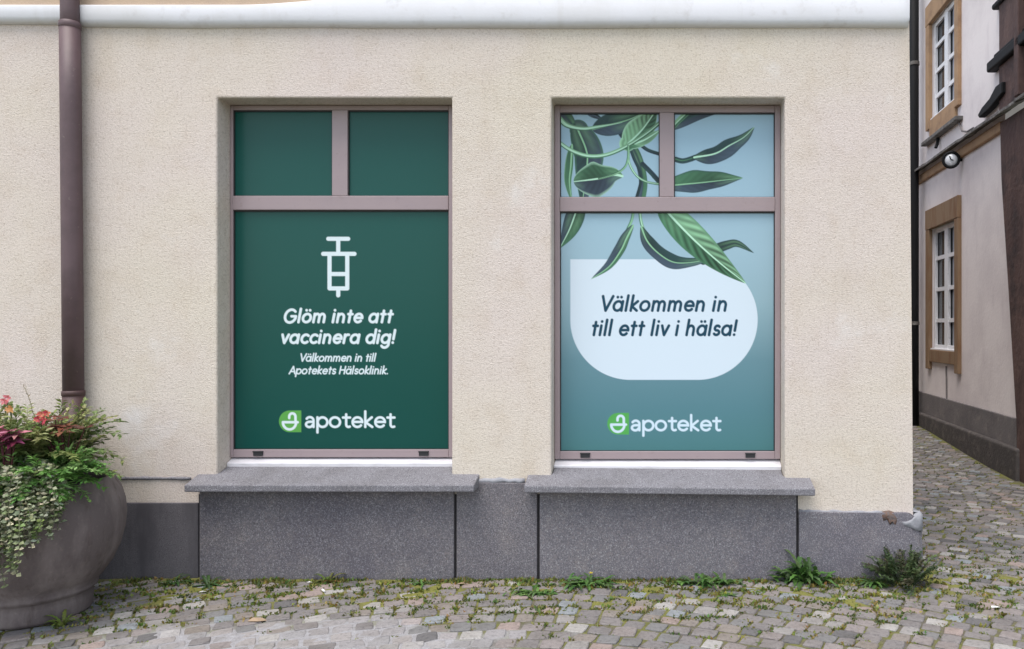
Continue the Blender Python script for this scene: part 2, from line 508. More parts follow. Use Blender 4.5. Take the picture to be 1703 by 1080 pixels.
def facade():
    xs = [X0W, WIN[0]['x0'], WIN[0]['x1'], WIN[1]['x0'], WIN[1]['x1'], None]
    zs = [-.05, .60, 3.069, ZTOP + .05]
    mb = MB()
    def pt(i, j, y=0.0):
        z = zs[j]
        return (xs[i] if xs[i] is not None else corner_x(z), y, z)
    for i in range(5):
        for j in range(3):
            if j == 1 and i in (1, 3): continue
            mb.add([pt(i, j), pt(i + 1, j), pt(i + 1, j + 1), pt(i, j + 1)], [(0, 1, 2, 3)])
    for i in (1, 3):                                   # reveals
        D = .30
        mb.add([pt(i, 1), pt(i, 2), pt(i, 2, D), pt(i, 1, D)], [(0, 1, 2, 3)])
        mb.add([pt(i+1, 1), pt(i+1, 2), pt(i+1, 2, D), pt(i+1, 1, D)], [(0, 3, 2, 1)])
        mb.add([pt(i, 2), pt(i+1, 2), pt(i+1, 2, D), pt(i, 2, D)], [(0, 1, 2, 3)])
        mb.add([pt(i, 1), pt(i+1, 1), pt(i+1, 1, D), pt(i, 1, D)], [(3, 2, 1, 0)])
    mb.add([pt(5, 0), (corner_x(zs[0]), 12, zs[0]), (corner_x(zs[3]), 12, zs[3]), pt(5, 3)], [(0, 1, 2, 3)])   # side wall along the alley
    mb.add([pt(5, 0), pt(5, 1), pt(5, 2), pt(5, 3)], [])
    o = mb.build('wall', 'stucco', shop, merge=True, bevel=.012, seg=3)
    PT(o)
    # wall and roof above the cornice; unseen height shaped for light in the alley
    mb = MB()
    mb.add([(X0W, .0, ZTOP), (X1T, .0, ZTOP), (X1T, 12, ZTOP), (X0W, 12, ZTOP), (X0W, .0, 4.75), (X1T, .0, 4.75), (X1T, 12, 4.75), (X0W, 12, 4.75)],
           [(0, 1, 5, 4), (1, 2, 6, 5), (2, 3, 7, 6), (3, 0, 4, 7)])
    # sit 3 mm behind the lower wall
    mb.v = [(x - (.003 if x > 0 else 0), y + (.003 if y < 1 else 0), z + .048) for x, y, z in mb.v]
    PT(mb.build('upper_wall', 'upper_stucco', shop))
    mb = MB()
    cx, cy = (X0W + X1T) / 2, 6
    a = [(X0W - .1, -.1, 4.8), (X1T + .1, -.1, 4.8), (X1T + .1, 12.1, 4.8), (X0W - .1, 12.1, 4.8)]
    mb.add(a + [(X0W + 3, cy, 5.5), (X1T - 3, cy, 5.5)], [(0, 1, 5, 4), (1, 2, 5), (2, 3, 4, 5), (3, 0, 4), (3, 2, 1, 0)])
    PT(mb.build('roof', 'slate_roof', shop))
facade()

def cornice():
    mb = MB()
    xs = list(np.arange(X0W, 1.60, .06)) + [1.600, 1.625, 1.642, 1.652]
    V, F = [], []
    n = None
    for i, x in enumerate(xs):
        w = .002 * math.sin(x * 2.1) + .0012 * math.sin(x * 5.3 + 1)
        endk = max(0.0, (x - 1.60) / .052)
        up = .018 * endk ** 2
        top = 3.648 + .052 * sstep(-2.6, -1.7, x)
        bz = 3.516 + .012 * sstep(-2.8, -4.2, -abs(x)) + w + (.014 if x < -3.6 else 0)
        p = 1 - .25 * endk ** 2
        prof = [(.02, bz - .004), (-.010 * p, bz - .002 + up * .2), (-.026 * p, bz + .004 + up * .5), (-.040 * p, bz + .015 + up), (-.047 * p, bz + .034),
                (-.050 * p, bz + .060), (-.053 * p, top - .012), (-.049 * p, top - .004), (.02, top + .01)]
        n = len(prof)
        V += [(x, y, z) for y, z in prof]
    for i in range(len(xs) - 1):
        for k in range(n - 1):
            F.append((i*n+k, (i+1)*n+k, (i+1)*n+k+1, i*n+k+1))
    F.append(tuple((len(xs)-1)*n + k for k in range(n)))
    mb.add(V, F)
    PT(mb.build('cornice', 'cornice', shop, smooth=True))
cornice()

def slab(x0, x1, zt, y=-.02, m='granite', ztr=None, name='granite_slab', bevel=.005):
    mb = MB()
    zr = zt if ztr is None else ztr
    mb.hexa([(x0, y, -.08), (x1, y, -.08), (x1, .05, -.08), (x0, .05, -.08), (x0, y, zt), (x1, y, zr), (x1, .05, zr), (x0, .05, zt)])
    return PT(mb.build(name, m, shop, bevel=bevel))
WX = lambda px: (px - 1080) / 260.0
WZ = lambda py: (961 - py) / 260.0
slab(WX(-900), WX(-250), WZ(836), -.010, 'granite_shaded')
slab(WX(-246), WX(150), WZ(836), -.012, 'granite_shaded')
slab(WX(154), WX(331), WZ(836), -.012, 'granite_shaded')
slab(WX(336), WX(756.5), WZ(812), -.030)
slab(WX(760.5), WX(894), WZ(801), -.022, ztr=WZ(803))
slab(WX(898.5), WX(1323), WZ(816), -.030)
# corner slab with its return along the alley and a rounded arris
def corner_slab():
    mb = MB()
    x0, x1, zt = WX(1327.5), 1.755, WZ(850)
    pts = [(x0, -.025), (1.66, -.025), (1.715, -.018), (1.742, .006), (1.752, .05), (1.752, 6.0), (1.60, 6.0), (1.60, .06), (x0, .06)]
    n = len(pts)
    tops = [zt, zt - .005, zt - .05, zt - .06, zt - .06, zt - .04, zt - .04, zt, zt]
    flare = [0, 0, .012, .022, .022, .01, 0, 0, 0]
    V = [(x + flare[i], y - flare[i] * .4, -.2) for i, (x, y) in enumerate(pts)] + [(x, y, tops[i]) for i, (x, y) in enumerate(pts)]
    F = [(i, (i + 1) % n, n + (i + 1) % n, n + i) for i in range(n)] + [tuple(range(n, 2 * n))]
    mb.add(V, F)
    PT(mb.build('granite_slab', 'granite', shop, bevel=.006))
corner_slab()
# dark joint backing behind the slabs
mb = MB()
mb.box((WX(-900), -.004, -.08), (WX(1327), .04, WZ(838)))
mb.box((WX(1326), -.003, -.08), (1.62, .04, WZ(862)))
mb.box((WX(331), -.0035, WZ(838) - .002), (WX(1327), .04, WZ(822)))
PT(mb.build('joint', 'mortar', shop))

def lump(name, m, pts, y0, y1, seed, nz=6):
    """an uneven patch of mortar: outline in x,z; bulges towards the street"""
    rnd = random.Random(seed)
    mb = MB()
    cx = sum(p[0] for p in pts) / len(pts); cz = sum(p[1] for p in pts) / len(pts)
    n = len(pts)
    V = [(x, y0, z) for x, z in pts]
    V += [(cx + (x - cx) * .82, y1 + rnd.uniform(-.004, .004), cz + (z - cz) * .80) for x, z in pts]
    V += [(cx + (x - cx) * .4, y1 + rnd.uniform(-.008, .002), cz + (z - cz) * .4) for x, z in pts]
    V.append((cx, y1, cz))
    F = []
    for r in (0, n):
        for i in range(n): F.append((r + i, r + (i + 1) % n, r + n + (i + 1) % n, r + n + i))
    for i in range(n): F.append((2*n + i, 2*n + (i+1) % n, 3*n))
    mb.add(V, F)
    return PT(mb.build(name, m, shop, smooth=True))
lump('exposed_brick', 'brick_red', [(WX(x), WZ(y)) for x, y in [(1462, 854), (1470, 850), (1479, 849), (1487, 852), (1493, 862), (1490, 876), (1484, 868), (1478, 874), (1472, 863), (1465, 866)]], .0, -.0275, 5)
def cement_patch():
    lump('cement_patch', 'cement', [(WX(x), WZ(y)) for x, y in [(1494, 866), (1503, 866), (1514, 862), (1522, 853), (1529, 849), (1534, 855), (1533, 884), (1522, 883), (1512, 878), (1501, 875)]], .0, -.029, 9)
    mb = MB()
    V, F = [], []
    for x, y, zt, zb in [(1.728, -.020, WZ(851), WZ(884)), (1.748, .000, WZ(850), WZ(884)), (1.756, .03, WZ(852), WZ(882)), (1.757, .12, WZ(853), WZ(880)), (1.757, .5, WZ(856), WZ(876)), (1.75, .9, WZ(860), WZ(872))]:
        V += [(x - .07, y + .03, zt + .006), (x - .014, y + .006, zt - .004), (x, y, zt - .02), (x + .001, y, zb), (x - .03, y + .02, zb - .004)]
    for i in range(len(V) // 5 - 1):
        for k in range(4): F.append((i*5+k, (i+1)*5+k, (i+1)*5+k+1, i*5+k+1))
    mb.add(V, F)
    PT(mb.build('cement_patch', 'cement', shop, smooth=True))
cement_patch()
# mortar bead on top of the corner slab and of the slab between the sills, thin ledge left of the first sill
def bead(x0, x1, z0, z1, y, r, m, name='mortar_bead', step=.03, jit=.35, seed=1):
    rnd = random.Random(seed)
    mb = MB()
    n = max(2, int((x1 - x0) / step))
    pts = [(x0 + (x1 - x0) * i / n, y + rnd.uniform(-1, 1) * r * .15, z0 + (z1 - z0) * i / n + rnd.uniform(-1, 1) * r * jit) for i in range(n + 1)]
    mb.tube(pts, [r * rnd.uniform(.75, 1.2) for _ in pts], 7)
    return PT(mb.build(name, m, shop, smooth=True))
bead(WX(1328), WX(1466), WZ(851), WZ(853), -.003, .012, 'cement', seed=2)
bead(WX(764), WX(873), WZ(800), WZ(799), -.004, .016, 'cement', seed=3)
bead(WX(-200), WX(318), WZ(793), WZ(796), -.001, .011, 'granite_sill', name='ledge', seed=4, jit=.12)

# granite window sills
def make_sill(xl, xr, wx0, wx1, dz0, dz1):
    mb = MB()
    slope = lambda y: .622 + (.704 - .622) * (y + .15) / .31
    def dz(x): return dz0 + (dz1 - dz0) * (x - xl) / (xr - xl)
    rows = [(-.150, xl - .004, xr + .004), (-.004, xl + .008, xr - .004)]
    th = .044
    c = [(xl, -.15), (xr, -.15), (xr, .03), (wx1, .03), (wx1, .165), (wx0, .165), (wx0, .03), (xl, .03)]
    n = len(c)
    V = [(x, y, slope(y) + dz(x)) for x, y in c] + [(x, y, .622 - th + dz(x)) for x, y in c]
    F = [tuple(range(n)), tuple(range(2 * n - 1, n - 1, -1))] + [(i, n + i, n + (i + 1) % n, (i + 1) % n) for i in range(n)]
    mb.add(V, F)
    return PT(mb.build('window_sill', 'granite_sill', shop, bevel=.007, seg=2))
make_sill(-2.888, -1.088, WIN[0]['x0'] + .004, WIN[0]['x1'] - .004, 0, 0)
make_sill(-.778, 1.030, WIN[1]['x0'] + .004, WIN[1]['x1'] - .004, -.004, -.024)

# ------------------------------------------------------------------ lettering drawn as strokes (flat print on the window film)
def arc(cx, cy, rx, ry, a0, a1, n=14):
    return [(cx + rx * math.cos(R(a0 + (a1 - a0) * i / n)), cy + ry * math.sin(R(a0 + (a1 - a0) * i / n))) for i in range(n + 1)]
O = lambda cx=.42, r=.40, cy=.48: arc(cx, cy, r, .42, 0, 360, 22)
XH, AS, CP, DS = .90, 1.42, 1.36, -.42
GLY = {   # x-height 1, stroke centre lines; advance width last
 'a': ([O(), [(.84, .90), (.84, .06)]], 1.06), 'd': ([O(), [(.84, AS), (.84, .06)]], 1.06),
 'g': ([O(), [(.84, .90), (.84, -.1)] + arc(.46, -.08, .38, .34, 0, -150, 10)], 1.06),
 'p': ([O(.50), [(.08, .90), (.08, DS)]], 1.06), 'o': ([O(.44, .42)], 1.04),
 'c': ([arc(.46, .48, .40, .42, 48, 312, 16)], .86), 'e': ([[(.08, .50), (.84, .50)] + arc(.46, .48, .40, .42, 0, 318, 20)], 1.0),
 'l': ([[(.08, AS), (.08, .06)]], .36), 'i': ([[(.08, .90), (.08, .06)], [(.08, 1.27), (.08, 1.28)]], .36),
 'm': ([[(.08, .90), (.08, .06)], [(.08, .5)] + arc(.36, .55, .28, .35, 180, 0, 10) + [(.64, .06)], [(.64, .5)] + arc(.92, .55, .28, .35, 180, 0, 10) + [(1.20, .06)]], 1.46),
 'n': ([[(.08, .90), (.08, .06)], [(.08, .5)] + arc(.40, .52, .32, .38, 180, 0, 10) + [(.72, .06)]], .98),
 'h': ([[(.08, AS), (.08, .06)], [(.08, .5)] + arc(.40, .52, .32, .38, 180, 0, 10) + [(.72, .06)]], .98),
 'r': ([[(.08, .90), (.08, .06)], [(.08, .48)] + arc(.40, .52, .32, .38, 180, 75, 8)], .66),
 't': ([[(.26, 1.22), (.26, .06)], [(.06, .88), (.50, .88)]], .66), 'v': ([[(.02, .90), (.36, .06), (.70, .90)]], .84),
 'k': ([[(.08, AS), (.08, .06)], [(.62, .90), (.12, .46), (.66, .06)]], .82),
 's': ([arc(.32, .68, .24, .22, 35, 250, 10) + arc(.32, .27, .26, .21, 80, -150, 10)], .74),
 '!': ([[(.10, CP), (.10, .45)], [(.10, .08), (.10, .09)]], .36), '.': ([[(.08, .08), (.08, .09)]], .3), ' ': ([], .44),
 'G': ([arc(.66, .68, .60, .66, 45, 340, 20) + [(1.24, .66), (.76, .66)]], 1.44),
 'V': ([[(.02, CP), (.52, .06), (1.02, CP)]], 1.10), 'A': ([[(.02, .06), (.54, CP), (1.06, .06)], [(.22, .46), (.86, .46)]], 1.14),
 'H': ([[(.08, CP), (.08, .06)], [(.94, CP), (.94, .06)], [(.08, .74), (.94, .74)]], 1.18),
 # upright humanist letters of the wordmark
 'A2': ([[(.14, .78)] + arc(.40, .62, .30, .30, 120, 0, 8) + [(.70, .06)], [(.70, .50), (.42, .52)] + arc(.36, .28, .28, .23, 80, 300, 10) + [(.58, .16), (.70, .34)]], .92),
 't2': ([[(.30, 1.16), (.30, .30)] + arc(.48, .28, .18, .22, 180, 290, 6) + [(.60, .09)], [(.04, .88), (.62, .88)]], .74),
}
GLY['ä'] = (GLY['a'][0] + [[(.26, 1.27), (.26, 1.28)], [(.62, 1.27), (.62, 1.28)]], 1.06)
GLY['ö'] = (GLY['o'][0] + [[(.26, 1.27), (.26, 1.28)], [(.64, 1.27), (.64, 1.28)]], 1.04)

def text_strokes(txt, x0, x1, base, xh, slant=.2, track=.0, swap=None):
    """strokes of a line in photo pixels, fitted between x0 and x1"""
    out, x = [], 0.0
    for ch in txt:
        g, adv = GLY[(swap or {}).get(ch, ch)]
        for st in g: out.append([(px + x + slant * py, py) for px, py in st])
        x += adv + track
    lo = min(p[0] for s in out for p in s); hi = max(p[0] for s in out for p in s)
    k = (x1 - x0) / (hi - lo)
    return [[(x0 + (px - lo) * k, base - py * xh) for px, py in s] for s in out]

class Canvas:
    """a flat print: one colour per vertex of a fine grid; drawn in photo pixels on the plane of the glass"""
    def __init__(s, px0, px1, py0, py1, z, step):
        k = FPX / z
        s.z = z
        s.nx = int((px1 - px0) / k / step) + 2
        s.ny = int((py1 - py0) / k / step) + 2
        s.x = np.linspace(px0, px1, s.nx); s.y = np.linspace(py0, py1, s.ny)
        s.X, s.Y = np.meshgrid(s.x, s.y)
        s.C = np.zeros((s.ny, s.nx, 3))
        s.aa = max(s.x[1] - s.x[0], s.y[1] - s.y[0]) * 1.1
    def win(s, x0, x1, y0, y1):
        i0, i1 = np.searchsorted(s.x, [x0, x1]); j0, j1 = np.searchsorted(s.y, [y0, y1])
        return slice(max(0, j0 - 1), min(s.ny, j1 + 1)), slice(max(0, i0 - 1), min(s.nx, i1 + 1))
    def paint(s, w, alpha, col):
        a = np.clip(alpha, 0, 1)[..., None]
        s.C[w] = s.C[w] * (1 - a) + np.asarray(col) * a
    def stroke(s, strokes, hw, col):
        A = np.zeros((s.ny, s.nx))
        for st in strokes:
            for (ax, ay), (bx, by) in zip(st[:-1], st[1:]):
                m = hw + 2
                w = s.win(min(ax, bx) - m, max(ax, bx) + m, min(ay, by) - m, max(ay, by) + m)
                X, Y = s.X[w], s.Y[w]
                if X.size == 0: continue
                dx, dy = bx - ax, by - ay
                t = np.clip(((X - ax) * dx + (Y - ay) * dy) / (dx * dx + dy * dy + 1e-9), 0, 1)
                d = np.hypot(X - ax - t * dx, Y - ay - t * dy)
                A[w] = np.maximum(A[w], np.clip((hw - d) / s.aa + .5, 0, 1))
        s.paint((slice(None), slice(None)), A, col)
    def sdf(s, d, col):
        s.paint((slice(None), slice(None)), d / s.aa + .5, col)
    def leaf(s, mid, wl, wr, c_l, c_r, rib, edge, prof='lens', ribw=1.4, veins=0.0, s0=0.0, seed=0, wav=.0):
        """a leaf along a mid rib; wl, wr half widths either side; printed shading belongs to the picture on the film"""
        P_ = np.array(mid, float)
        # resample smoothly (Catmull-Rom)
        pts = []
        Q = np.vstack([2 * P_[0] - P_[1], P_, 2 * P_[-1] - P_[-2]])
        for i in range(1, len(Q) - 2):
            for t in np.linspace(0, 1, 10, endpoint=False):
                p0, p1, p2, p3 = Q[i-1], Q[i], Q[i+1], Q[i+2]
                pts.append(.5 * ((2*p1) + (-p0+p2)*t + (2*p0-5*p1+4*p2-p3)*t*t + (-p0+3*p1-3*p2+p3)*t**3))
        pts.append(P_[-1]); pts = np.array(pts)
        seg = np.hypot(*np.diff(pts, axis=0).T); S = np.concatenate([[0], np.cumsum(seg)]); S /= S[-1]
        m = max(wl, wr) + 4
        w = s.win(pts[:, 0].min() - m, pts[:, 0].max() + m, pts[:, 1].min() - m, pts[:, 1].max() + m)
        X, Y = s.X[w], s.Y[w]
        if X.size == 0: return
        best = np.full(X.shape, 1e9); sv = np.zeros(X.shape); sd = np.zeros(X.shape)
        for i in range(len(pts) - 1):
            a, b = pts[i], pts[i+1]; dx, dy = b - a
            t = np.clip(((X - a[0]) * dx + (Y - a[1]) * dy) / (dx*dx + dy*dy + 1e-9), 0, 1)
            ex, ey = X - a[0] - t * dx, Y - a[1] - t * dy
            d = np.hypot(ex, ey); u = d < best
            best[u] = d[u]; sv[u] = (S[i] + t * (S[i+1] - S[i]))[u]; sd[u] = np.sign(dx * ey - dy * ex)[u]
        q = s0 + (1 - s0) * sv
        if prof == 'lens': f = np.sin(PI * np.clip(q, 0, 1) ** .75) ** .85
        elif prof == 'heart': f = np.clip(1.6 * np.sqrt(np.clip(1 - q, 0, 1)), 0, 1) * np.clip(q / .55, 0, 1) ** .8
        elif prof == 'tail': f = (1 - q) ** .6
        else: f = np.ones_like(q)
        if wav: f = f * (1 + wav * np.sin(q * 17 + seed))
        half = np.where(sd > 0, wr, wl) * f
        al = np.clip((half - best) / s.aa + .5, 0, 1)
        t = np.clip(best / np.maximum(half, .5), 0, 1)
        cl, cr = np.array(c_l), np.array(c_r)
        c = np.where((sd > 0)[..., None], cr, cl) * np.ones(X.shape + (3,))
        tone = .78 + .42 * np.sin(q * 5 + seed) * .6 + .25 * (t - .4)
        if veins: tone = tone + veins * np.sin((q * 16 - t * 3.4) * 2 * PI * .55) * np.clip(t * 3, 0, 1) * np.clip((1 - t) * 4, 0, 1)
        c = c * np.clip(tone * .80, .25, 1.6)[..., None]
        hl = (np.clip(np.sin(q * 6.3 + seed * 1.7) * .55 + .22, 0, 1) * np.clip(1 - abs(t - .45) * 2.2, 0, 1) * (.55 if max(wl, wr) > 6 else 0))[..., None]
        c = c * (1 - hl) + np.array(lin(128, 178, 138)) * .85 * hl
        e = np.clip((t - .80) / .2, 0, 1)[..., None] * .65
        c = c * (1 - e) + np.array(edge) * e
        rr = np.clip((ribw * (1.15 - .8 * q) - best) / s.aa + .5, 0, 1)[..., None]
        c = c * (1 - rr) + np.array(rib) * rr
        s.C[w] = s.C[w] * (1 - al[..., None]) + c * al[..., None]
    def build(s, name, parent):
        k = s.z / FPX
        Vx = (s.X - 1080) * k; Vz = CAMH - (s.Y - 545) * k
        V = np.stack([Vx, np.full_like(Vx, s.z - CAMD), Vz], -1).reshape(-1, 3).astype(np.float32)
        nv = len(V)
        idx = np.arange(nv, dtype=np.int32).reshape(s.ny, s.nx)
        a, b, c, d = idx[:-1, :-1], idx[1:, :-1], idx[1:, 1:], idx[:-1, 1:]
        F = np.stack([a, b, c, d], -1).reshape(-1, 4)
        me = bpy.data.meshes.new(name)
        me.vertices.add(nv); me.vertices.foreach_set('co', V.ravel())
        nf = len(F)
        me.loops.add(nf * 4); me.loops.foreach_set('vertex_index', F.ravel())
        me.polygons.add(nf)
        me.polygons.foreach_set('loop_start', np.arange(0, nf * 4, 4, dtype=np.int32))
        me.update(calc_edges=True)
        at = me.color_attributes.new('tint', 'FLOAT_COLOR', 'POINT')
        cc = np.ones((nv, 4), dtype=np.float32); cc[:, :3] = np.clip(s.C.reshape(-1, 3), 0, 1)
        at.data.foreach_set('color', cc.ravel())
        me.materials.append(M['print'])
        o = bpy.data.objects.new(name, me)
        COL.objects.link(o)
        o.parent = parent
        return o

def logo(cv, x0, y0, w, h, tx0, tx1, base, xh, hw, white, green):
    # leaf-shaped tile: round on the left, square on the right
    cx, cy, r = x0 + h * .5, y0 + h * .5, h * .5
    d = np.where(cv.X < cx, r - np.hypot(cv.X - cx, cv.Y - cy), np.minimum(np.minimum(x0 + w - cv.X, cv.Y - y0), y0 + h - cv.Y))
    cv.sdf(d, green)
    u = h / 36.0
    bx, by = x0 + 17.5 * u, y0 + 19.5 * u
    bowl = [(bx - 11 * u, by)] + [(bx + 11 * u * math.cos(R(a)), by + 12 * u * math.sin(R(a))) for a in range(180, -1, -15)] + [(bx - 11 * u, by)]
    bowl2 = [(bx - 11 * u, by), (bx + 13.5 * u, by)]
    snake = [(bx - .5 * u, by - 7 * u)] + [(bx + 4.7 * u - 5.2 * u * math.cos(R(a)), by - 9.5 * u - 5.2 * u * math.sin(R(a))) for a in range(0, 181, 20)] + [(bx + 10 * u, by)]
    cv.stroke([bowl, bowl2, snake], 2.1 * u, white)
    cv.stroke(text_strokes('apoteket', tx0, tx1, base, xh, 0.0, .03, {'a': 'A2', 't': 't2'}), hw, white)

GLZ = CAMD + REC + .022          # plane of the glass
STEP = .0032
WHITE = (.62, .72, .75)
def left_prints(par):
    G0, G1 = np.array((.009, .078, .066)), np.array((.007, .064, .053))  # film colour darkens downwards, painting in the fading sky reflection
    def base(cv):
        t = np.clip((cv.Y - 180) / 580, 0, 1)[..., None]
        cv.C[:] = G0 * (1 - t) + G1 * t
    cv = Canvas(386, 562, 178, 332, GLZ, .05); base(cv); cv.build('pane', par)
    cv = Canvas(570, 760, 178, 332, GLZ, .05); base(cv); cv.build('pane', par)
    cv = Canvas(382, 760, 342, 752, GLZ, STEP); base(cv)
    W = WHITE
    cv.stroke([[(546, 397.5), (579, 397.5)], [(562.5, 398), (562.5, 422)], [(537.5, 422.5), (589.5, 422.5)],
               [(548, 423), (548, 480), (577.5, 480), (577.5, 423)], [(548, 456), (577.5, 456)], [(562.5, 480), (562.5, 491.5)]], 3.4, W)
    cv.stroke(text_strokes('Glöm inte att', 474, 653, 537, 16.2, .2, .11), 2.15, W)
    cv.stroke(text_strokes('vaccinera dig!', 470, 657, 571.5, 16.2, .2, .11), 2.15, W)
    cv.stroke(text_strokes('Välkommen in till', 501, 625, 601.5, 9.4, .22, .07), 1.12, W)
    cv.stroke(text_strokes('Apotekets Hälsoklinik.', 481, 644, 622.5, 9.4, .22, .07), 1.12, W)
    logo(cv, 464, 683, 37, 36, 509, 656, 711.5, 19.0, 2.0, W, (.10, .33, .07))
    o = cv.build('pane', par)
    tag(o, 'dark green film with white syringe sign and lettering on the large pane')

def right_prints(par):
    def base(cv):
        y = cv.Y
        stops = [(180, (.30, .465, .58)), (420, (.30, .45, .53)), (500, (.255, .395, .455)), (600, (.125, .245, .29)), (680, (.088, .205, .24)), (755, (.065, .18, .19))]
        ys = [a for a, _ in stops]
        for k in range(3): cv.C[..., k] = np.interp(y, ys, [c[k] for _, c in stops])
    D = lin(44, 74, 74); D2 = lin(70, 88, 104); MG = lin(74, 124, 92); LG = lin(138, 190, 150); PL = lin(178, 224, 196); BL = lin(38, 60, 70)
    k = 4.1537
    U = lambda *p: [(900 + x / k, 160 + y / k) for x, y in p]
    B = lambda *p: [(900 + x / k, 340 + y / k) for x, y in p]
    def upper(cv):
        base(cv)
        Lf = cv.leaf
        # left pane
        Lf(U((300, 100), (430, 165)), 5, 5, D, D2, D2, BL, seed=1)
        Lf(U((95, 60), (170, 140), (262, 262)), 10, 9, MG, D2, D, BL, seed=2)
        Lf(U((690, 340), (740, 375), (830, 405)), 3, 3, D, BL, D, BL, prof='band', ribw=.1)
        Lf(U((560, 255), (630, 350), (680, 460), (705, 600), (690, 720)), 7, 7, MG, D2, D, D, prof='band', ribw=.6, seed=3)
        Lf(U((545, 260), (600, 330), (640, 430), (690, 560), (655, 720)), 2.6, 2.6, D, BL, D, BL, prof='band', ribw=.1)
        Lf(U((700, 470), (760, 530), (830, 610)), 4, 4, BL, D, BL, BL, prof='band', ribw=.1)
        Lf(U((610, 340), (605, 450), (650, 540), (720, 590), (830, 612)), 1.9, 1.9, LG, MG, PL, MG, prof='band', ribw=.8)
        Lf(U((255, 235), (310, 370), (318, 470), (282, 760)), 27, 22, D2, D, LG, MG, s0=.12, seed=4, veins=.08)
        Lf(U((215, 330), (205, 480), (195, 600), (215, 740)), 4, 10, MG, MG, LG, LG, seed=5)
        Lf(U((350, 230), (470, 200), (600, 165), (720, 110)), 19, 19, D, D2, LG, D, seed=6, veins=.06)
        Lf(U((120, 150), (180, 203), (290, 226), (400, 212), (560, 183)), 3.2, 3.2, LG, MG, PL, MG, prof='tail', ribw=1.3, s0=-.9)
        Lf(U((600, 330), (700, 230), (800, 90)), 25, 21, LG, MG, PL, PL, veins=.30, seed=7, s0=.1)
        Lf(U((640, 330), (720, 300), (830, 230)), 6, 8, LG, LG, PL, LG, seed=2)
        Lf(U((120, 318), (200, 372), (300, 410), (400, 415), (500, 390), (620, 330), (740, 250), (830, 175)), 3.3, 3.3, LG, MG, PL, MG, prof='band', ribw=1.5)
        Lf(U((570, 555), (500, 545), (400, 570), (225, 592)), 31, 29, D2, MG, PL, PL, prof='heart', ribw=1.8, seed=8, veins=.07)
        Lf(U((602, 345), (598, 440), (570, 500), (500, 542), (400, 570)), 1.9, 1.9, LG, MG, LG, D, prof='band', ribw=.6)
        # right pane
        Lf(U((900, 215), (1080, 130), (1300, 85)), 9, 10, D, D2, D, BL, seed=1, s0=.1)
        Lf(U((905, 215), (960, 160), (1030, 95)), 4.5, 4.5, LG, MG, PL, LG, prof='band', ribw=1.0)
        Lf(U((925, 435), (985, 446), (1075, 418), (1120, 400)), 4, 5, D, D, MG, BL, prof='band', ribw=.8)
        Lf(U((1050, 425), (1200, 398), (1300, 342), (1400, 285), (1475, 212)), 12, 17, D, D2, PL, BL, ribw=1.3, seed=5, veins=.05, wav=.05)
        Lf(U((900, 618), (1000, 608), (1120, 597), (1395, 566)), 21, 15, MG, D2, LG, D, ribw=1.0, seed=1.2, s0=.10, veins=.06, wav=.05)
    cv = Canvas(928, 1104, 180, 332, GLZ, STEP); upper(cv); cv.build('pane', par)
    cv = Canvas(1114, 1298, 180, 332, GLZ, STEP); upper(cv); cv.build('pane', par)
    cv = Canvas(926, 1298, 345, 756, GLZ, STEP)
    base(cv)
    # pale panel: square at the top left, round at the other corners
    x0, x1, y0, y1 = 948.5, 1260, 431.5, 632
    X, Y = cv.X, cv.Y
    d = np.minimum(np.minimum(X - x0, x1 - X), np.minimum(Y - y0, y1 - Y))
    for cx, cy, rx, ry, qx, qy in ((x0 + 100, y1 - 100, 100, 100, -1, 1), (x1 - 100, y1 - 100, 100, 100, 1, 1), (x1 - 100, y0 + 100, 100, 100, 1, -1)):
        inq = ((X - cx) * qx > 0) & ((Y - cy) * qy > 0)
        d = np.where(inq, rx - np.hypot(X - cx, Y - cy), d)
    cv.sdf(d, (.585, .685, .765))
    Lf = cv.leaf
    Lf(B((245, 40), (195, 175), (128, 305)), 17, 15, MG, D2, PL, D, s0=.25, seed=3, veins=.07)
    Lf(B((640, 30), (625, 110), (590, 190), (555, 300)), 2.4, 2.4, LG, MG, LG, MG, prof='band', ribw=1)
    Lf(B((640, 140), (590, 235), (550, 320), (470, 430), (345, 518)), 6, 12, MG, D2, LG, D, seed=4, ribw=1.3, veins=.06)
    Lf(B((680, 30), (690, 120), (715, 190), (760, 270)), 2.6, 2.6, LG, MG, PL, MG, prof='band', ribw=1)
    Lf(B((1120, 395), (1200, 320), (1290, 282), (1360, 275), (1470, 337)), 9, 8, D, D, BL, BL, s0=.15, ribw=.4, seed=2)
    Lf(B((690, 150), (730, 250), (800, 330), (900, 395), (1000, 405), (1120, 385), (1180, 340)), 13, 12, D, D2, LG, BL, ribw=1.1, seed=5, wav=.06)
    Lf(B((855, 25), (900, 85), (1060, 250), (1240, 410), (1415, 548)), 25, 23, LG, MG, PL, MG, s0=.12, ribw=1.8, veins=.38, seed=.6)
    INK = lin(20, 62, 82)
    cv.stroke(text_strokes('Välkommen in', 1003, 1207, 518, 18.4, .2, .13), 2.35, INK)
    cv.stroke(text_strokes('till ett liv i hälsa!', 987, 1225, 558.5, 18.4, .2, .13), 2.35, INK)
    W = (.56, .69, .78)
    logo(cv, 1010, 687, 36, 36, 1051, 1198, 717, 18.6, 2.0, W, (.085, .36, .085))
    o = cv.build('pane', par)
    tag(o, 'pale blue film with printed green leaves and a white welcome panel')

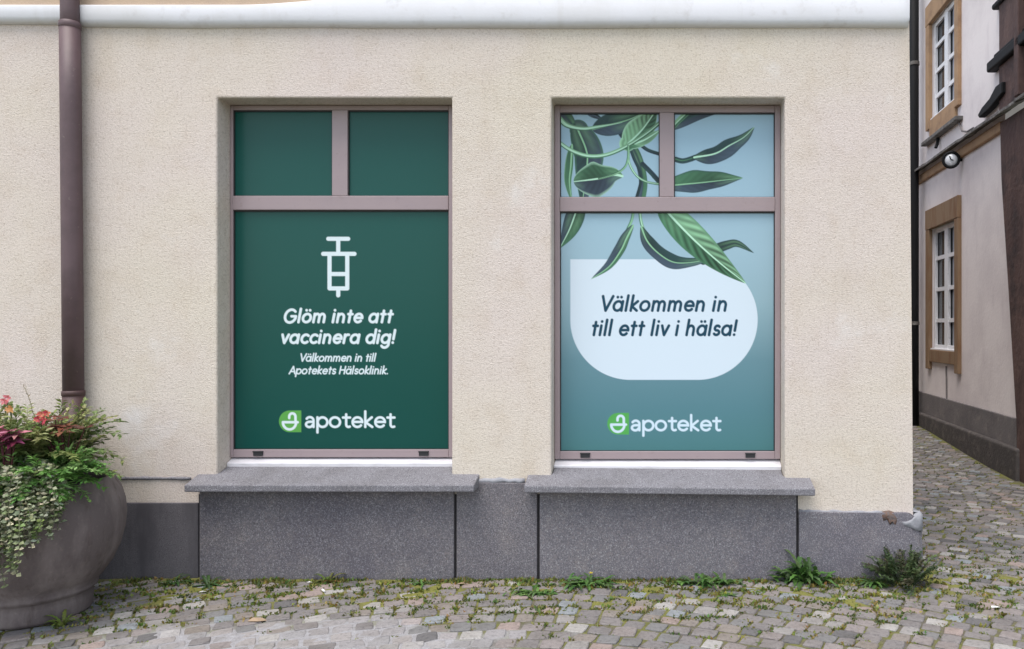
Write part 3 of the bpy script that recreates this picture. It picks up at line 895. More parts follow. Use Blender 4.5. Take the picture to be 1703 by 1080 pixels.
def make_window(w, pxs, dz, label):
    """frame of flat metal sections: pxs = photo pixels of the glass edges"""
    gl, ml, mr, gr, gt, tb, tt, gb, rb, sb = pxs
    zf = CAMD + REC
    X = lambda p: (p - 1080) / FPX * zf
    Z = lambda p: CAMH - (p - 545) / FPX * zf
    x0, x1, zt = w['x0'] + .002, w['x1'] - .002, w['z1'] - .003
    y0, y1 = REC, REC + .06
    win = empty('window', ((x0 + x1) / 2, REC, Z(rb)), shop)
    PT(win)
    tag(win, label)
    def bar(a, b, c, d, name='frame', y=y0, m='frame', bv=.004):
        mb = MB()
        cx, cz = (a + b) / 2, (c + d) / 2
        mb.box((a, y, c), (b, y1, d))
        o = mb.build(name, m, win, bevel=bv)
        o.matrix_parent_inverse = Matrix.Translation(-Vector(((x0 + x1) / 2, REC, Z(rb))))
        return o
    zb = Z(rb)
    bar(x0, X(gl), zb, zt, 'stile'); bar(X(gr), x1, zb, zt, 'stile')
    bar(X(gl) + .0005, X(gr) - .0005, Z(gt), zt - .0005, 'top_rail', y0 + .002)
    bar(X(gl) + .0005, X(gr) - .0005, Z(tt), Z(tb), 'transom', y0 - .004)
    bar(X(ml), X(mr), Z(tb) + .0005, Z(gt) - .0005, 'mullion', y0 - .001)
    bar(X(gl) + .0005, X(gr) - .0005, zb, Z(gb), 'bottom_rail', y0 + .002)
    # dark glazing gasket, a thin lip round each pane
    mb = MB()
    g, yg = .006, y0 + .012
    for a, b, c, d in ((X(gl), X(ml), Z(tb), Z(gt)), (X(mr), X(gr), Z(tb), Z(gt)), (X(gl), X(gr), Z(gb), Z(tt))):
        mb.box((a + .0006, yg, c + .0006), (a + g, y1 - .03, d - .0006)); mb.box((b - g, yg, c + .0006), (b - .0006, y1 - .03, d - .0006))
        mb.box((a + g, yg, d - g - .003), (b - g, y1 - .03, d - .0006)); mb.box((a + g, yg, c + .0006), (b - g, y1 - .03, c + g * .6))
    o = mb.build('gasket', 'rubber', win)
    o.matrix_parent_inverse = Matrix.Translation(-Vector(((x0 + x1) / 2, REC, Z(rb))))
    # two dark drain slots in the bottom rail
    for f in (.118, .885):
        xs = X(gl) + (X(gr) - X(gl)) * f
        mb = MB()
        mb.box((xs - .031, y0 - .006, zb + .010), (xs + .031, y0 + .004, zb + .038))
        mb.box((xs - .034, y0 - .010, zb + .034), (xs + .034, y0 + .004, zb + .042))
        o = mb.build('drain_cap', 'rubber', win, bevel=.002)
        o.matrix_parent_inverse = Matrix.Translation(-Vector(((x0 + x1) / 2, REC, Z(rb))))
    # bright metal flashing below the frame, sloping out onto the stone
    mb = MB()
    ya, yb_ = REC - .003, REC - .040
    za, zc = zb - .004, Z(sb) + .012
    mb.hexa([(x0, yb_, zc - .03), (x1, yb_, zc - .03 + dz), (x1, ya + .04, zc - .03), (x0, ya + .04, zc - .03),
             (x0, yb_, zc - .003), (x1, yb_, zc - .003 + dz), (x1, ya + .04, za), (x0, ya + .04, za)])
    o = mb.build('flashing', 'metal_sill', win, bevel=.004)
    o.matrix_parent_inverse = Matrix.Translation(-Vector(((x0 + x1) / 2, REC, Z(rb))))
    return win
def adopt(win):
    for o in win.children:
        if o.name.startswith('pane'): o.matrix_parent_inverse = Matrix.Translation(-(win.location))
w1 = make_window(WIN[0], (387, 552, 578, 746, 183, 326, 349.5, 748, 761, 771), 0, 'window with dark green film, white syringe sign and lettering')
left_prints(w1); adopt(w1)
w2 = make_window(WIN[1], (931, 1097, 1121, 1289, 187, 328, 352, 751, 764, 775), -.006, 'window with pale blue film printed with green leaves')
right_prints(w2); adopt(w2)
# dark room behind, so that no light falls in through the joints
mb = MB()
for w in WIN: mb.box((w['x0'] - .05, REC + .075, w['z0'] - .1), (w['x1'] + .05, REC + .14, w['z1'] + .05))
PT(mb.build('blackout', 'mortar', shop))

# ------------------------------------------------------------------ downpipe on the shop
def downpipe():
    x, y = (122 - 1080) / FPX * 4.925, -.075
    t = empty('downpipe', (x, y, 0))
    tag(t, 'mauve brown metal rainwater pipe running down the shop wall behind the planter', 'downpipe')
    lean = -.022
    def xx(z): return lean * (z - 1.2) / 2.4
    mb = MB(); mb.tube([(xx(z), 0, z) for z in (3.40, 3.6, 4.2, 4.78)], .0515, 28); mb.build('upper_pipe', 'pipe', t, smooth=True)
    mb = MB(); mb.tube([(xx(z), 0, z) for z in (1.18, 2.0, 3.0, 3.50)], .0575, 28); mb.build('pipe', 'pipe', t, smooth=True)
    mb = MB(); mb.lathe([(.056, -.02), (.0595, -.016), (.0605, 0), (.0595, .02), (.052, .026)], (xx(3.5), 0, 3.50), 28); mb.build('collar', 'pipe', t, smooth=True)
    mb = MB(); mb.tube([(xx(z), 0, z) for z in (.02, .6, 1.2)], .0590, 28); mb.build('cast_base', 'cast_iron', t, smooth=True)
    mb = MB(); mb.lathe([(.058, -.02), (.062, -.018), (.063, 0), (.062, .012), (.057, .014)], (xx(1.2), 0, 1.19), 28); mb.build('collar', 'cast_iron', t, smooth=True)
    for z in (2.2,):
        mb = MB(); mb.tube([(xx(z), .0, z), (xx(z), .085, z)], .012, 10); mb.build('bracket', 'pipe', t)
downpipe()

# ------------------------------------------------------------------ planter
POT = Vector((-3.437, -.62, 0))
def planter():
    t = empty('planter', POT)
    tag(t, 'large round brown concrete planter with overflowing plants at the left', 'planter')
    prof = [(.18, 0), (.252, 0), (.262, .02), (.266, .085), (.262, .112), (.274, .122), (.286, .134), (.289, .146), (.283, .158), (.312, .19), (.362, .265), (.399, .35), (.420, .44),
            (.426, .52), (.420, .60), (.400, .675), (.372, .725), (.370, .738), (.360, .750), (.34, .748), (.33, .73), (.33, .66)]
    mb = MB(); mb.lathe(prof, (0, 0, 0), 72, wob=.0035); mb.build('bowl', 'pot', t, smooth=True)
    mb = MB(); mb.lathe([(.332, .70), (.25, .725), (.1, .74), (.001, .74)], (0, 0, 0), 36); mb.build('soil', 'soil', t, smooth=True)
planter()

def jit(c, k=.2):
    s = random.uniform(1 - k, 1 + k)
    return tuple(max(0, v * s * random.uniform(.92, 1.08)) for v in c)

def plant(name, label, cat, loc, group=None):
    t = empty(name, loc)
    tag(t, label, cat, group)
    return t

def trailing():
    """grey-green trailing plant with small round leaves, hanging over the front of the pot"""
    random.seed(31)
    t = plant('trailing_plant', 'pale grey-green trailing plant spilling over the front rim of the planter', 'plant', POT + Vector((-.05, -.25, .76)))
    lv, st = MB(), MB()
    for i in range(380):
        a = R(random.uniform(205, 322))
        r0 = random.uniform(.12, .37)
        p = Vector((r0 * math.cos(a) + .05, r0 * math.sin(a) + .25, random.uniform(.0, .12)))
        d = Vector((math.cos(a), math.sin(a), random.uniform(.1, .8)))
        d.normalize()
        k_left = max(0, min(1, (318 - math.degrees(a)) / 40))
        n = int(random.uniform(6, 12) + 11 * k_left * random.random() ** .6)
        path = [p.copy()]
        for j in range(n):
            d = (d + Vector((random.uniform(-.25, .25), random.uniform(-.25, .25), -.26))).normalized()
            p = p + d * .030
            # stay outside the pot wall
            q = Vector((p.x - .05, p.y - .25))
            h = p.z + .76
            rad = .44 if h < .70 else (.40 if h < .78 else 0)
            if rad and q.length < rad: q = q.normalized() * (rad + random.uniform(0, .03)); p.x, p.y = q.x + .05, q.y + .25
            path.append(p.copy())
            base_c = random.choice([(.33, .36, .22), (.25, .30, .15), (.42, .42, .28), (.18, .25, .08), (.28, .31, .22), (.50, .48, .34)])
            for s in (-1, 1, 0):
                dd = d.cross(Vector((0, 0, 1)))
                if dd.length < .1: dd = Vector((1, 0, 0))
                dd = dd.normalized() * (s or random.choice((-1, 1)) * .3) + Vector((random.uniform(-.6, .6), random.uniform(-.9, .2), random.uniform(-.1, .8)))
                L = random.uniform(.015, .030)
                lv.leaf(p, dd, (random.uniform(-.4, .4), -.6, .9), L, L * .95, jit(base_c, .25), droop=.2, fold=.12)
        st.tube(path, .0022, 4, (.14, .15, .08), cap=False)
    lv.build('leaves', 'leafy', t, attr=True); st.build('stems', 'leafy', t, attr=True)
trailing()

def ferny(name, label, loc, spread, n, col, L, seed, up=(.25, .9), group=None, leaflet=.03, cat='plant', az=(0, 360), droop=.03):
    """finely divided foliage: arching stems with paired leaflets"""
    random.seed(seed)
    t = plant(name, label, cat, loc, group)
    lv, st = MB(), MB()
    for i in range(n):
        a = R(random.uniform(*az))
        r = random.random() ** .5 * spread
        p = Vector((r * math.cos(a), r * math.sin(a) * .8, 0))
        d = Vector((math.cos(a) * random.uniform(.2, 1), math.sin(a) * random.uniform(.2, 1), random.uniform(*up) * 1.6)).normalized()
        m = int(random.uniform(.6, 1.15) * L / .022)
        path = [p.copy()]
        c0 = random.choice(col)
        for j in range(m):
            d = (d + Vector((random.uniform(-.15, .15), random.uniform(-.15, .15), -droop * 2.2))).normalized()
            p = p + d * .022
            path.append(p.copy())
            if j < m * .2: continue
            sd = d.cross(Vector((random.uniform(-.4, .4), random.uniform(-.4, .4), 1)))
            if sd.length < .1: sd = d.orthogonal()
            sd.normalize()
            f = 1.1 - .5 * abs(j / m - .5)
            for s in (-1, 1):
                for q in range(2):
                    dd = sd * s * random.uniform(.6, 1) + d * random.uniform(.2, 1.0) + Vector((0, 0, random.uniform(-.15, .35)))
                    l = leaflet * f * random.uniform(.7, 1.25)
                    lv.leaf(p + d * .011 * q, dd, (random.uniform(-.5, .5), random.uniform(-.5, .5), 1), l, l * random.uniform(.34, .5), jit(c0, .28), droop=random.uniform(0, .35), fold=.1)
        st.tube(path, [.0026 - .0016 * k / len(path) for k in range(len(path))], 4, tuple(v * .8 for v in c0), cap=False)
    lv.build('leaves', 'leafy', t, attr=True); st.build('stems', 'leafy', t, attr=True)
    return t
GREEN = [(.14, .30, .07), (.18, .35, .09), (.11, .25, .055), (.23, .38, .13)]
OLIVE = [(.26, .30, .11), (.20, .25, .08), (.33, .34, .15), (.16, .22, .075)]
ferny('fern_leaved_plant', 'bright green feathery plant at the right edge of the planter', POT + Vector((.13, -.19, .79)), .18, 150, GREEN, .205, 41, up=(-.05, .75), leaflet=.040, droop=.05)
ferny('fern_leaved_plant', 'small pale green sprig hanging below the rim at the front of the planter', POT + Vector((.20, -.31, .76)), .04, 9, [(.12, .15, .05), (.10, .13, .05)], .17, 42, up=(-.25, .1), leaflet=.022, az=(260, 330), droop=.14)
ferny('bushy_plant', 'olive green bushy plant standing at the back of the planter', POT + Vector((-.17, .0, .78)), .27, 240, OLIVE, .40, 43, up=(.5, 1.4), leaflet=.046)
ferny('wispy_plant', 'thin wispy stems rising highest above the planter', POT + Vector((-.05, .08, .80)), .24, 16, [(.22, .25, .12), (.26, .22, .13)], .46, 44, up=(1.0, 1.6), leaflet=.016)

def coleus(name, label, loc, n, spread, cols, seed, L=(.06, .12)):
    random.seed(seed)
    t = plant(name, label, 'plant', loc)
    lv, st = MB(), MB()
    for i in range(n):
        a = R(random.uniform(0, 360)); r = random.random() ** .5 * spread
        top = Vector((r * math.cos(a), r * math.sin(a) * .7, random.uniform(.02, .12)))
        st.tube([(top.x * .5, top.y * .5, -.08), top], [.004, .0025], 5, (.10, .02, .03), cap=False)
        for k in range(5):
            b = R(72 * k + random.uniform(-25, 25))
            d = Vector((math.cos(b), math.sin(b) * .9 - .25, random.uniform(-.1, .55)))
            l = random.uniform(*L)
            lv.leaf(top, d, (0, -.3, 1), l, l * .42, jit(random.choice(cols), .3), droop=random.uniform(.1, .5), fold=.14, tip=.45)
    lv.build('leaves', 'leafy', t, attr=True); st.build('stems', 'leafy', t, attr=True)
MAG = [(.30, .04, .11), (.20, .025, .07), (.42, .09, .19), (.14, .02, .05), (.48, .17, .24)]
coleus('coleus', 'magenta leaved plant at the left side of the planter', POT + Vector((-.11, -.33, .97)), 32, .15, MAG, 51, L=(.045, .085))
coleus('coleus', 'small cluster of pink-red leaves in the middle of the planter', POT + Vector((.11, -.33, .97)), 12, .055, MAG + [(.55, .22, .24)], 52, L=(.05, .09))
RUST = [(.17, .055, .03), (.11, .03, .02), (.24, .09, .045), (.09, .05, .03)]
coleus('rusty_plant', 'rust red twiggy leaves above the feathery green plant in the planter', POT + Vector((.20, -.06, .98)), 14, .12, RUST, 53, L=(.05, .085))

def flower(name, label, loc, n, spread, cols, seed, L=.05):
    random.seed(seed)
    t = plant(name, label, 'flower', loc)
    pt, st = MB(), MB()
    for i in range(n):
        c = Vector((random.uniform(-1, 1) * spread, random.uniform(-1, 1) * spread * .6, random.uniform(-.6, 1) * spread))
        st.tube([(c.x * .3, c.y * .3, -.12), (c.x * .7, c.y * .7, -.05), c], [.004, .003, .002], 5, (.10, .14, .05), cap=False)
        for k in range(7):
            b = R(51 * k + random.uniform(-15, 15))
            d = Vector((math.cos(b), -.35 + random.uniform(-.3, .2), math.sin(b) + .15))
            pt.leaf(c, d, (0, -1, .3), L * random.uniform(.7, 1.1), L * .55, jit(random.choice(cols), .2), droop=.15, fold=.1, tip=.6)
    pt.build('petals', 'petal', t, attr=True); st.build('stems', 'leafy', t, attr=True)
flower('blossom', 'orange red blossoms in front of the downpipe', POT + Vector((.155, -.16, 1.11)), 4, .035, [(.55, .11, .09), (.58, .20, .12), (.45, .05, .08)], 61, .027)
flower('blossom', 'pale pink blossom rising at the left of the planter', POT + Vector((-.115, -.06, 1.20)), 2, .014, [(.65, .26, .28), (.6, .18, .2)], 62, .028)
flower('blossom', 'small orange blossom just below the pale pink one', POT + Vector((-.085, -.06, 1.14)), 2, .014, [(.62, .30, .12)], 63, .026)

# ------------------------------------------------------------------ weeds along the foot of the wall
def G(px, py):
    z = FPX * CAMH / (py - 545)
    return Vector(((px - 1080) / FPX * z, z - CAMD, gz((px - 1080) / FPX * z, z - CAMD) - .004))

def dandelion(label, loc, n, L, col, seed, up=(.2, .9), flower_=None, name='dandelion', scat=.012):
    """a rosette of long toothed leaves"""
    random.seed(seed)
    t = plant(name, label, 'weed', loc)
    for i in range(n):
        a = R(360 * i / n + random.uniform(-20, 20))
        l = L * random.uniform(.6, 1.15)
        d = Vector((math.cos(a), math.sin(a) * .55 - .1, random.uniform(*up)))
        d.normalize()
        mb = MB()
        k = 11
        side = Vector((-d.y, d.x, 0))
        if side.length < .05: side = Vector((1, 0, 0))
        side.normalize()
        p = Vector((random.gauss(0, scat), random.gauss(0, min(scat, .022)), 0))
        l *= max(.45, 1 - .25 * abs(p.x) / max(scat, .02))
        V, F = [], []
        c = jit(random.choice(col), .25)
        for j in range(k + 1):
            s = j / k
            w = L * .075 * math.sin(PI * min(1, s * .9 + .08)) ** .8 * (1.0 if j % 2 else .5) + .0015
            if j == k: w = .0008
            V += [p + side * w + Vector((0, 0, w * .35)), p, p - side * w + Vector((0, 0, w * .35))]
            d = (d + Vector((random.uniform(-.06, .06), random.uniform(-.06, .06), -.10 - .12 * s))).normalized()
            p = p + d * l / k
            if p.z < .006: p.z = .006
        for j in range(k):
            for q in (0, 1): F.append((j*3+q, j*3+q+1, (j+1)*3+q+1, (j+1)*3+q))
        mb.add(V, F, c)
        mb.build('leaf', 'leafy', t, attr=True)
    if flower_:
        mb = MB(); mb.tube([(0, 0, 0), (.01, -.01, .05), (.02, -.02, .085)], .0022, 5, (.13, .18, .06)); mb.build('stalk', 'leafy', t, attr=True)
        mb = MB()
        for k in range(22):
            b = R(k * 137.5)
            mb.leaf((.02, -.02, .085), (math.cos(b), math.sin(b), random.uniform(.1, .9)), (0, 0, 1), .016, .005, flower_, 0, .05)
        mb.build('flower', 'petal', t, attr=True)
    return t
WG = [(.075, .165, .035), (.055, .13, .028), (.10, .19, .045), (.085, .15, .05)]
dandelion('tall leafy dandelion by the rightmost joint of the granite base', G(1338, 968), 62, .25, WG, 71, up=(.2, 2.6), scat=.065)
dandelion('low spreading weed left of the tall dandelion', G(1176, 972), 70, .15, WG, 72, up=(.2, 1.3), scat=.10)
dandelion('leafy weed with a small yellow flower below the welcome window', G(978, 974), 64, .15, WG, 73, up=(.2, 1.2), scat=.08, flower_=(.65, .50, .03))
dandelion('small flat weed in the setts between the two windows', G(885, 988), 44, .12, WG, 74, up=(.1, .9), scat=.07)
dandelion('small dandelion just left of the dark feathery bush', G(1452, 972), 34, .13, WG, 75, up=(.2, .9))
dandelion('dark tuft of weed near the foot of the planter', G(290, 972), 13, .12, [(.035, .08, .02), (.05, .10, .025)], 76, up=(.3, 1.2))
dandelion('small weed with reddish leaves below the syringe window', G(545, 968), 14, .13, [(.12, .12, .03), (.17, .09, .03), (.10, .14, .03)], 77, up=(.3, 1.2))
dandelion('yellow-green weed standing against the foot of the planter', G(104, 1040), 12, .13, [(.20, .24, .05), (.16, .21, .045)], 78, up=(.6, 1.8))
dandelion('tiny weed at the right end of the slab below the syringe window', G(700, 972), 10, .09, WG, 79, up=(.3, 1.0))
dandelion('dark weed at the joint nearest the planter', G(345, 974), 14, .14, [(.04, .09, .025), (.05, .11, .03)], 80, up=(.2, .8))
dandelion('low flat weed on the setts just in front of the spreading weed', G(1210, 990), 12, .10, WG, 81, up=(.1, .4))
ferny('feathery_bush', 'dark feathery bush at the corner of the granite base', G(1503, 972), .085, 85, [(.06, .095, .034), (.045, .075, .03), (.085, .125, .045), (.09, .085, .05)], .215, 85, up=(.3, 1.3), leaflet=.030, cat='weed')

def moss():
    """tufts in the joints of the paving, thick along the wall"""
    rnd = random.Random(91)
    mb = MB()
    cols = [(.20, .20, .045), (.15, .165, .035), (.25, .23, .07), (.11, .145, .03), (.085, .12, .03)]
    for s in SETTS:
        x, y, rot, w, d = s[:5]
        if y > 5 or y < -2.2: continue
        if y > -.02 and x < 1.75: continue
        wall = 1 - sstep(.1, 1.2, -y) if y < 0 else .35 * (1 - sstep(0, 3, y))
        dens = 1.7 * wall + .16
        dens *= .55 + .8 * max(0, vnoise(x, y, 1.1) + .3)
        if x < -2.4: dens *= 1.1
        dens *= (1 - .92 * sand(x, y))
        ca, sa = math.cos(rot), math.sin(rot)
        for k in range(3):
            if rnd.random() > dens: continue
            u, v = rnd.choice([(rnd.uniform(-.5, .5), .54), (.55, rnd.uniform(-.5, .5))])
            qx, qy = x + u * w * ca - v * d * sa, y + u * w * sa + v * d * ca
            c = rnd.choice(cols)
            big = rnd.uniform(.6, 1.25) * (1 + .5 * wall)
            g = gz(qx, qy) - .009
            for b in range(int(12 * big)):
                a = rnd.uniform(0, 2 * PI)
                off = Vector((rnd.gauss(0, .019) * big, rnd.gauss(0, .010) * big, 0))
                l = rnd.uniform(.010, .022) * big
                mb.leaf(Vector((qx, qy, g)) + off, (math.cos(a) * .7, math.sin(a) * .7, rnd.uniform(.5, 1.3)), (rnd.uniform(-1, 1), rnd.uniform(-1, 1), .5), l, l * .55,
                        tuple(q * rnd.uniform(.7, 1.3) for q in c), fold=.1)
    # a ragged fringe right at the foot of the wall
    for i in range(6000):
        x = rnd.uniform(-3.3, 1.78)
        pat = vnoise(x, 3.3, 1.7) + .6 * vnoise(x, 1.3, 5)
        if pat + rnd.uniform(-.5, .5) < -.1: continue
        y = -.045 - abs(rnd.gauss(0, .03 + .03 * max(0, pat)))
        c = rnd.choice(cols)
        a = rnd.uniform(0, 2 * PI); l = rnd.uniform(.012, .03 + .025 * max(0, pat))
        mb.leaf((x, y, gz(x, y) - .012), (math.cos(a) * .6, math.sin(a) * .4 - .1, rnd.uniform(.5, 1.4)), (rnd.uniform(-1, 1), -1, .4), l, l * .4, tuple(q * rnd.uniform(.6, 1.2) for q in c), fold=.1)
    o = mb.build('moss', 'leafy', None, attr=True)
    tag(o, 'yellow-green moss and grass tufts in the joints of the setts', 'moss', None, 'stuff')
moss()

# small litter
def litter():
    def bit(name, label, cat, p, L, r, ang, m):
        mb = MB()
        d = Vector((math.cos(R(ang)), math.sin(R(ang)), 0)) * L / 2
        mb.tube([-d, -d * .4, d * .5 + Vector((0, 0, .001)), d], [r, r * 1.02, r * .95, r * .85], 9)
        o = mb.build(name, m, None, smooth=False)
        o.location = p + Vector((0, 0, r + .007))
        tag(o, label, cat)
    bit('cigarette_end', 'white cigarette end on the setts below the syringe window', 'litter', G(538, 985), .040, .0065, -50, 'litter')
    def scrap(label, p, pts, m, name='paper_scrap'):
        mb = MB()
        n = len(pts)
        V = [(x, y, .010 + .006 * math.sin(i * 2.1)) for i, (x, y) in enumerate(pts)] + [(x * .96, y * .96, .0085 + .006 * math.sin(i * 2.1)) for i, (x, y) in enumerate(pts)]
        V += [(0, 0, .016), (0, 0, .0145)]
        F = [(i, (i + 1) % n, 2 * n) for i in range(n)] + [(n + (i + 1) % n, n + i, 2 * n + 1) for i in range(n)] + [(i, n + i, n + (i + 1) % n, (i + 1) % n) for i in range(n)]
        mb.add(V, F)
        o = mb.build(name, m)
        o.location = p
        tag(o, label, 'litter')
    scrap('small white paper scrap close to the granite base below the syringe window', G(515, 970), [(-.015, -.008), (.012, -.012), (.018, .006), (-.006, .014)], 'litter')
    scrap('small white scrap on the setts near the dark weed by the planter', G(337, 986), [(-.022, -.012), (.010, -.008), (.026, .014), (-.010, .004)], 'litter')
    scrap('white paper scrap on the paving at the far right', G(1655, 1010), [(-.03, -.012), (.02, -.018), (.034, .008), (-.012, .020)], 'litter')
    scrap('flat tan piece standing for a pale peach stone among the setts left of the sandy patch', G(428, 1033), [(-.045, -.02), (.02, -.035), (.05, .005), (.015, .03), (-.035, .022)], 'tan_paper', 'tan_piece')  # flat piece stands in for a pale peach stone
    scrap('brown dead leaf at the foot of the granite slab between the windows', G(768, 972), [(-.03, -.012), (.01, -.02), (.035, .012), (-.01, .018)], 'tan_paper', 'tan_piece')
litter()

# ------------------------------------------------------------------ the alley
def AW(z): return 3.827 + .054 * z                     # x of the alley wall face z metres from the eye
def apx(px): return 3.827 / ((px - 1080) / FPX - .054)  # distance at which the alley wall is seen at photo pixel px
def APT(z, h, out=0.0):                                 # point on the alley wall; out > 0 stands proud
    return Vector((AW(z) - out, z - CAMD, h))
Z0, Z1, ZB = 17.5, 9.55, 6.3                            # far end, join with the brown house, near end

def aprism(mb, z0, z1, h0, h1, o0, o1, tilt=0.0):
    """block on the alley wall between distances z0 > z1, heights h0..h1, from o0 to o1 proud"""
    a = [APT(z0, h0, o1), APT(z1, h0, o1), APT(z1, h0, o0), APT(z0, h0, o0), APT(z0, h1, o1), APT(z1 + tilt, h1, o1), APT(z1 + tilt, h1, o0), APT(z0, h1, o0)]
    mb.hexa(a)

pink = empty('pink_house', (AW(12), 12 - CAMD, 0))
tag(pink, 'pale pink plastered house with ochre window surrounds along the alley', 'house')
def pink_house():
    wz0, wz1 = 12.62, 11.08
    H = 8.6
    # wall with two openings (thick reveals)
    iz0, iz1 = wz0 - .16, wz1 + .15
    op = [(1.22, 3.18), (4.86, 6.45)]
    zs = [Z0, iz0, iz1, None]
    hs_ = [.50, op[0][0], op[0][1], op[1][0], op[1][1], H]
    def edge(h): return Z1 + (.0 if h > 3.4 else -.42 * (3.4 - h) / 3.0)      # join leans a little
    def pt(i, j, o=0.0):
        h = hs_[j]; z = zs[i] if zs[i] is not None else edge(h)
        return APT(z, h, o)
    mb = MB()
    for i in range(3):
        for j in range(5):
            if i == 1 and j in (1, 3): continue
            mb.add([pt(i, j), pt(i+1, j), pt(i+1, j+1), pt(i, j+1)], [(0, 1, 2, 3)])
    for j in (1, 3):
        D = -.16
        mb.add([pt(1, j), pt(1, j+1), pt(1, j+1, D), pt(1, j, D)], [(0, 1, 2, 3)])
        mb.add([pt(2, j), pt(2, j+1), pt(2, j+1, D), pt(2, j, D)], [(3, 2, 1, 0)])
        mb.add([pt(1, j+1), pt(2, j+1), pt(2, j+1, D), pt(1, j+1, D)], [(0, 1, 2, 3)])
        mb.add([pt(1, j), pt(2, j), pt(2, j, D), pt(1, j, D)], [(3, 2, 1, 0)])
    a, b = APT(Z0, .5), APT(Z0, H)
    mb.add([a, (a.x + 6, a.y, .5), (b.x + 6, b.y, H), b], [(0, 1, 2, 3)])
    PT(mb.build('wall', 'pink_plaster', pink, merge=True))
    mb = MB(); aprism(mb, Z0 + .03, 9.13, .12, .535, -.2, .03); PT(mb.build('plinth', 'old_plinth', pink, bevel=.01))
    mb = MB(); aprism(mb, Z0 + .05, 9.0, -.35, .20, -.2, .09); PT(mb.build('plinth_foot', 'old_plinth_dark', pink, bevel=.03, seg=3))
    # ochre band with a ledge of dark tiles above
    mb = MB(); aprism(mb, Z0, Z1 + .02, 4.00, 4.13, -.02, .05); PT(mb.build('string_course', 'ochre', pink, bevel=.015))
    led = empty('ledge', APT(12, 4.2), pink); PT(led)
    tw = .27
    z = Z0
    rnd = random.Random(4)
    while z - tw > 7.4:
        mb = MB()
        h = 4.15 + rnd.uniform(-.008, .008)
        A = [APT(z, h, .17), APT(z - tw + .008, h, .17), APT(z - tw + .008, h + .075, -.02), APT(z, h + .075, -.02)]
        mb.hexa(A + [p + Vector((0, 0, .032)) for p in A])
        o = mb.build('tile', 'lead_tiles', led)
        o.matrix_parent_inverse = Matrix.Translation(-led.location)
        z -= tw
    # windows
    for (h0, h1, sill_h, legs) in ((op[0][0], op[0][1], 1.16, True), (op[1][0], op[1][1], 4.62, False)):
        w = empty('window', APT((iz0 + iz1) / 2, h0), pink); PT(w)
        tag(w, 'white barred window with ochre surround ' + ('at street level' if legs else 'on the upper floor'))
        inv = Matrix.Translation(-w.location)
        def put(mb, name, m, **k):
            o = mb.build(name, m, w, **k); o.matrix_parent_inverse = inv; return o
        mm = 'brown_wood' if legs else 'ochre'
        mb = MB(); aprism(mb, wz0, wz1, h1 - .02, h1 + .30, -.01, .06); put(mb, 'lintel', mm, bevel=.01)
        b0 = h0 - (.28 if legs else .10)
        mb = MB(); aprism(mb, wz0, iz0 - .01, b0, h1 - .022, -.01, .055); put(mb, 'jamb', mm, bevel=.008)
        mb = MB(); aprism(mb, iz1 + .01, wz1, b0, h1 - .022, -.01, .055); put(mb, 'jamb', mm, bevel=.008)
        mb = MB(); aprism(mb, iz0 - .012, iz1 + .012, h0 - (.16 if legs else .28), h0 + .03, -.1, .045); put(mb, 'apron', mm, bevel=.008)
        if not legs:
            mb = MB(); aprism(mb, wz0 + .06, wz1 - .06, h0 - .33, h0 - .27, -.01, .11); put(mb, 'sill', 'lead_tiles', bevel=.01)
        # casements
        f0, f1 = iz0 - .02, iz1 + .02
        mb = MB(); aprism(mb, f0, f1, h0 + .02, h1 - .02, -.095, -.085); put(mb, 'glass', 'dark_glass')
        mb = MB(); aprism(mb, f1 + .42, f1 + .05, h0 + .05, h1 - .05, -.083, -.078); put(mb, 'curtain', 'curtain')
        mid = (f0 + f1) / 2
        for (za, zb_, ha, hb, nm) in ((f0, f0 - .06, h0 + .02, h1 - .02, 'stile'), (f1 + .06, f1, h0 + .02, h1 - .02, 'stile'), (mid + .075, mid - .075, h0 + .02, h1 - .02, 'mullion'),
                                      (f0, f1, h1 - .09, h1 - .02, 'rail'), (f0, f1, h0 + .02, h0 + .11, 'rail')):
            mb = MB(); aprism(mb, za, zb_, ha, hb, -.076, -.035 + (.004 if nm == 'stile' else .008 if nm == 'mullion' else 0)); put(mb, nm, 'white_paint', bevel=.004)
        for k in (1, 2, 3):
            hk = h0 + (h1 - h0) * k / 4
            mb = MB(); aprism(mb, f0 - .06, f1 + .06, hk - .03, hk + .03, -.075, -.045); put(mb, 'glazing_bar', 'white_paint')
        mb = MB(); aprism(mb, iz0 - .03, iz1 + .03, h0 + .0305, h0 + .055, -.07, .03); put(mb, 'window_board', 'white_paint', bevel=.004)
    # roof edge
    mb = MB(); aprism(mb, Z0, Z1, H, H + .12, -6.0, .35); PT(mb.build('roof', 'slate_roof', pink))
    # thin cable down from the window to the plinth, and one looping below the upper sill
    mb = MB(); mb.tube([APT(11.72, 1.02, .012), APT(11.70, .8, .012), APT(11.69, .53, .012)], .012, 6); PT(mb.build('cable', 'old_plinth', pink))
    zc = wz1
    mb = MB(); mb.tube([APT(zc + .10, 4.62, .03), APT(zc + .02, 4.50, .03), APT(zc - .10, 4.36, .03), APT(zc - .30, 4.30, .03), APT(zc - .55, 4.29, .03)], .013, 6); PT(mb.build('cable', 'old_plinth', pink))
    mb = MB(); mb.tube([APT(wz0 - .55, 4.53, .02), APT(wz0 - .6, 4.42, .05), APT(wz0 - .62, 4.36, .08)], .025, 6); PT(mb.build('hook', 'black_iron', pink))
pink_house()

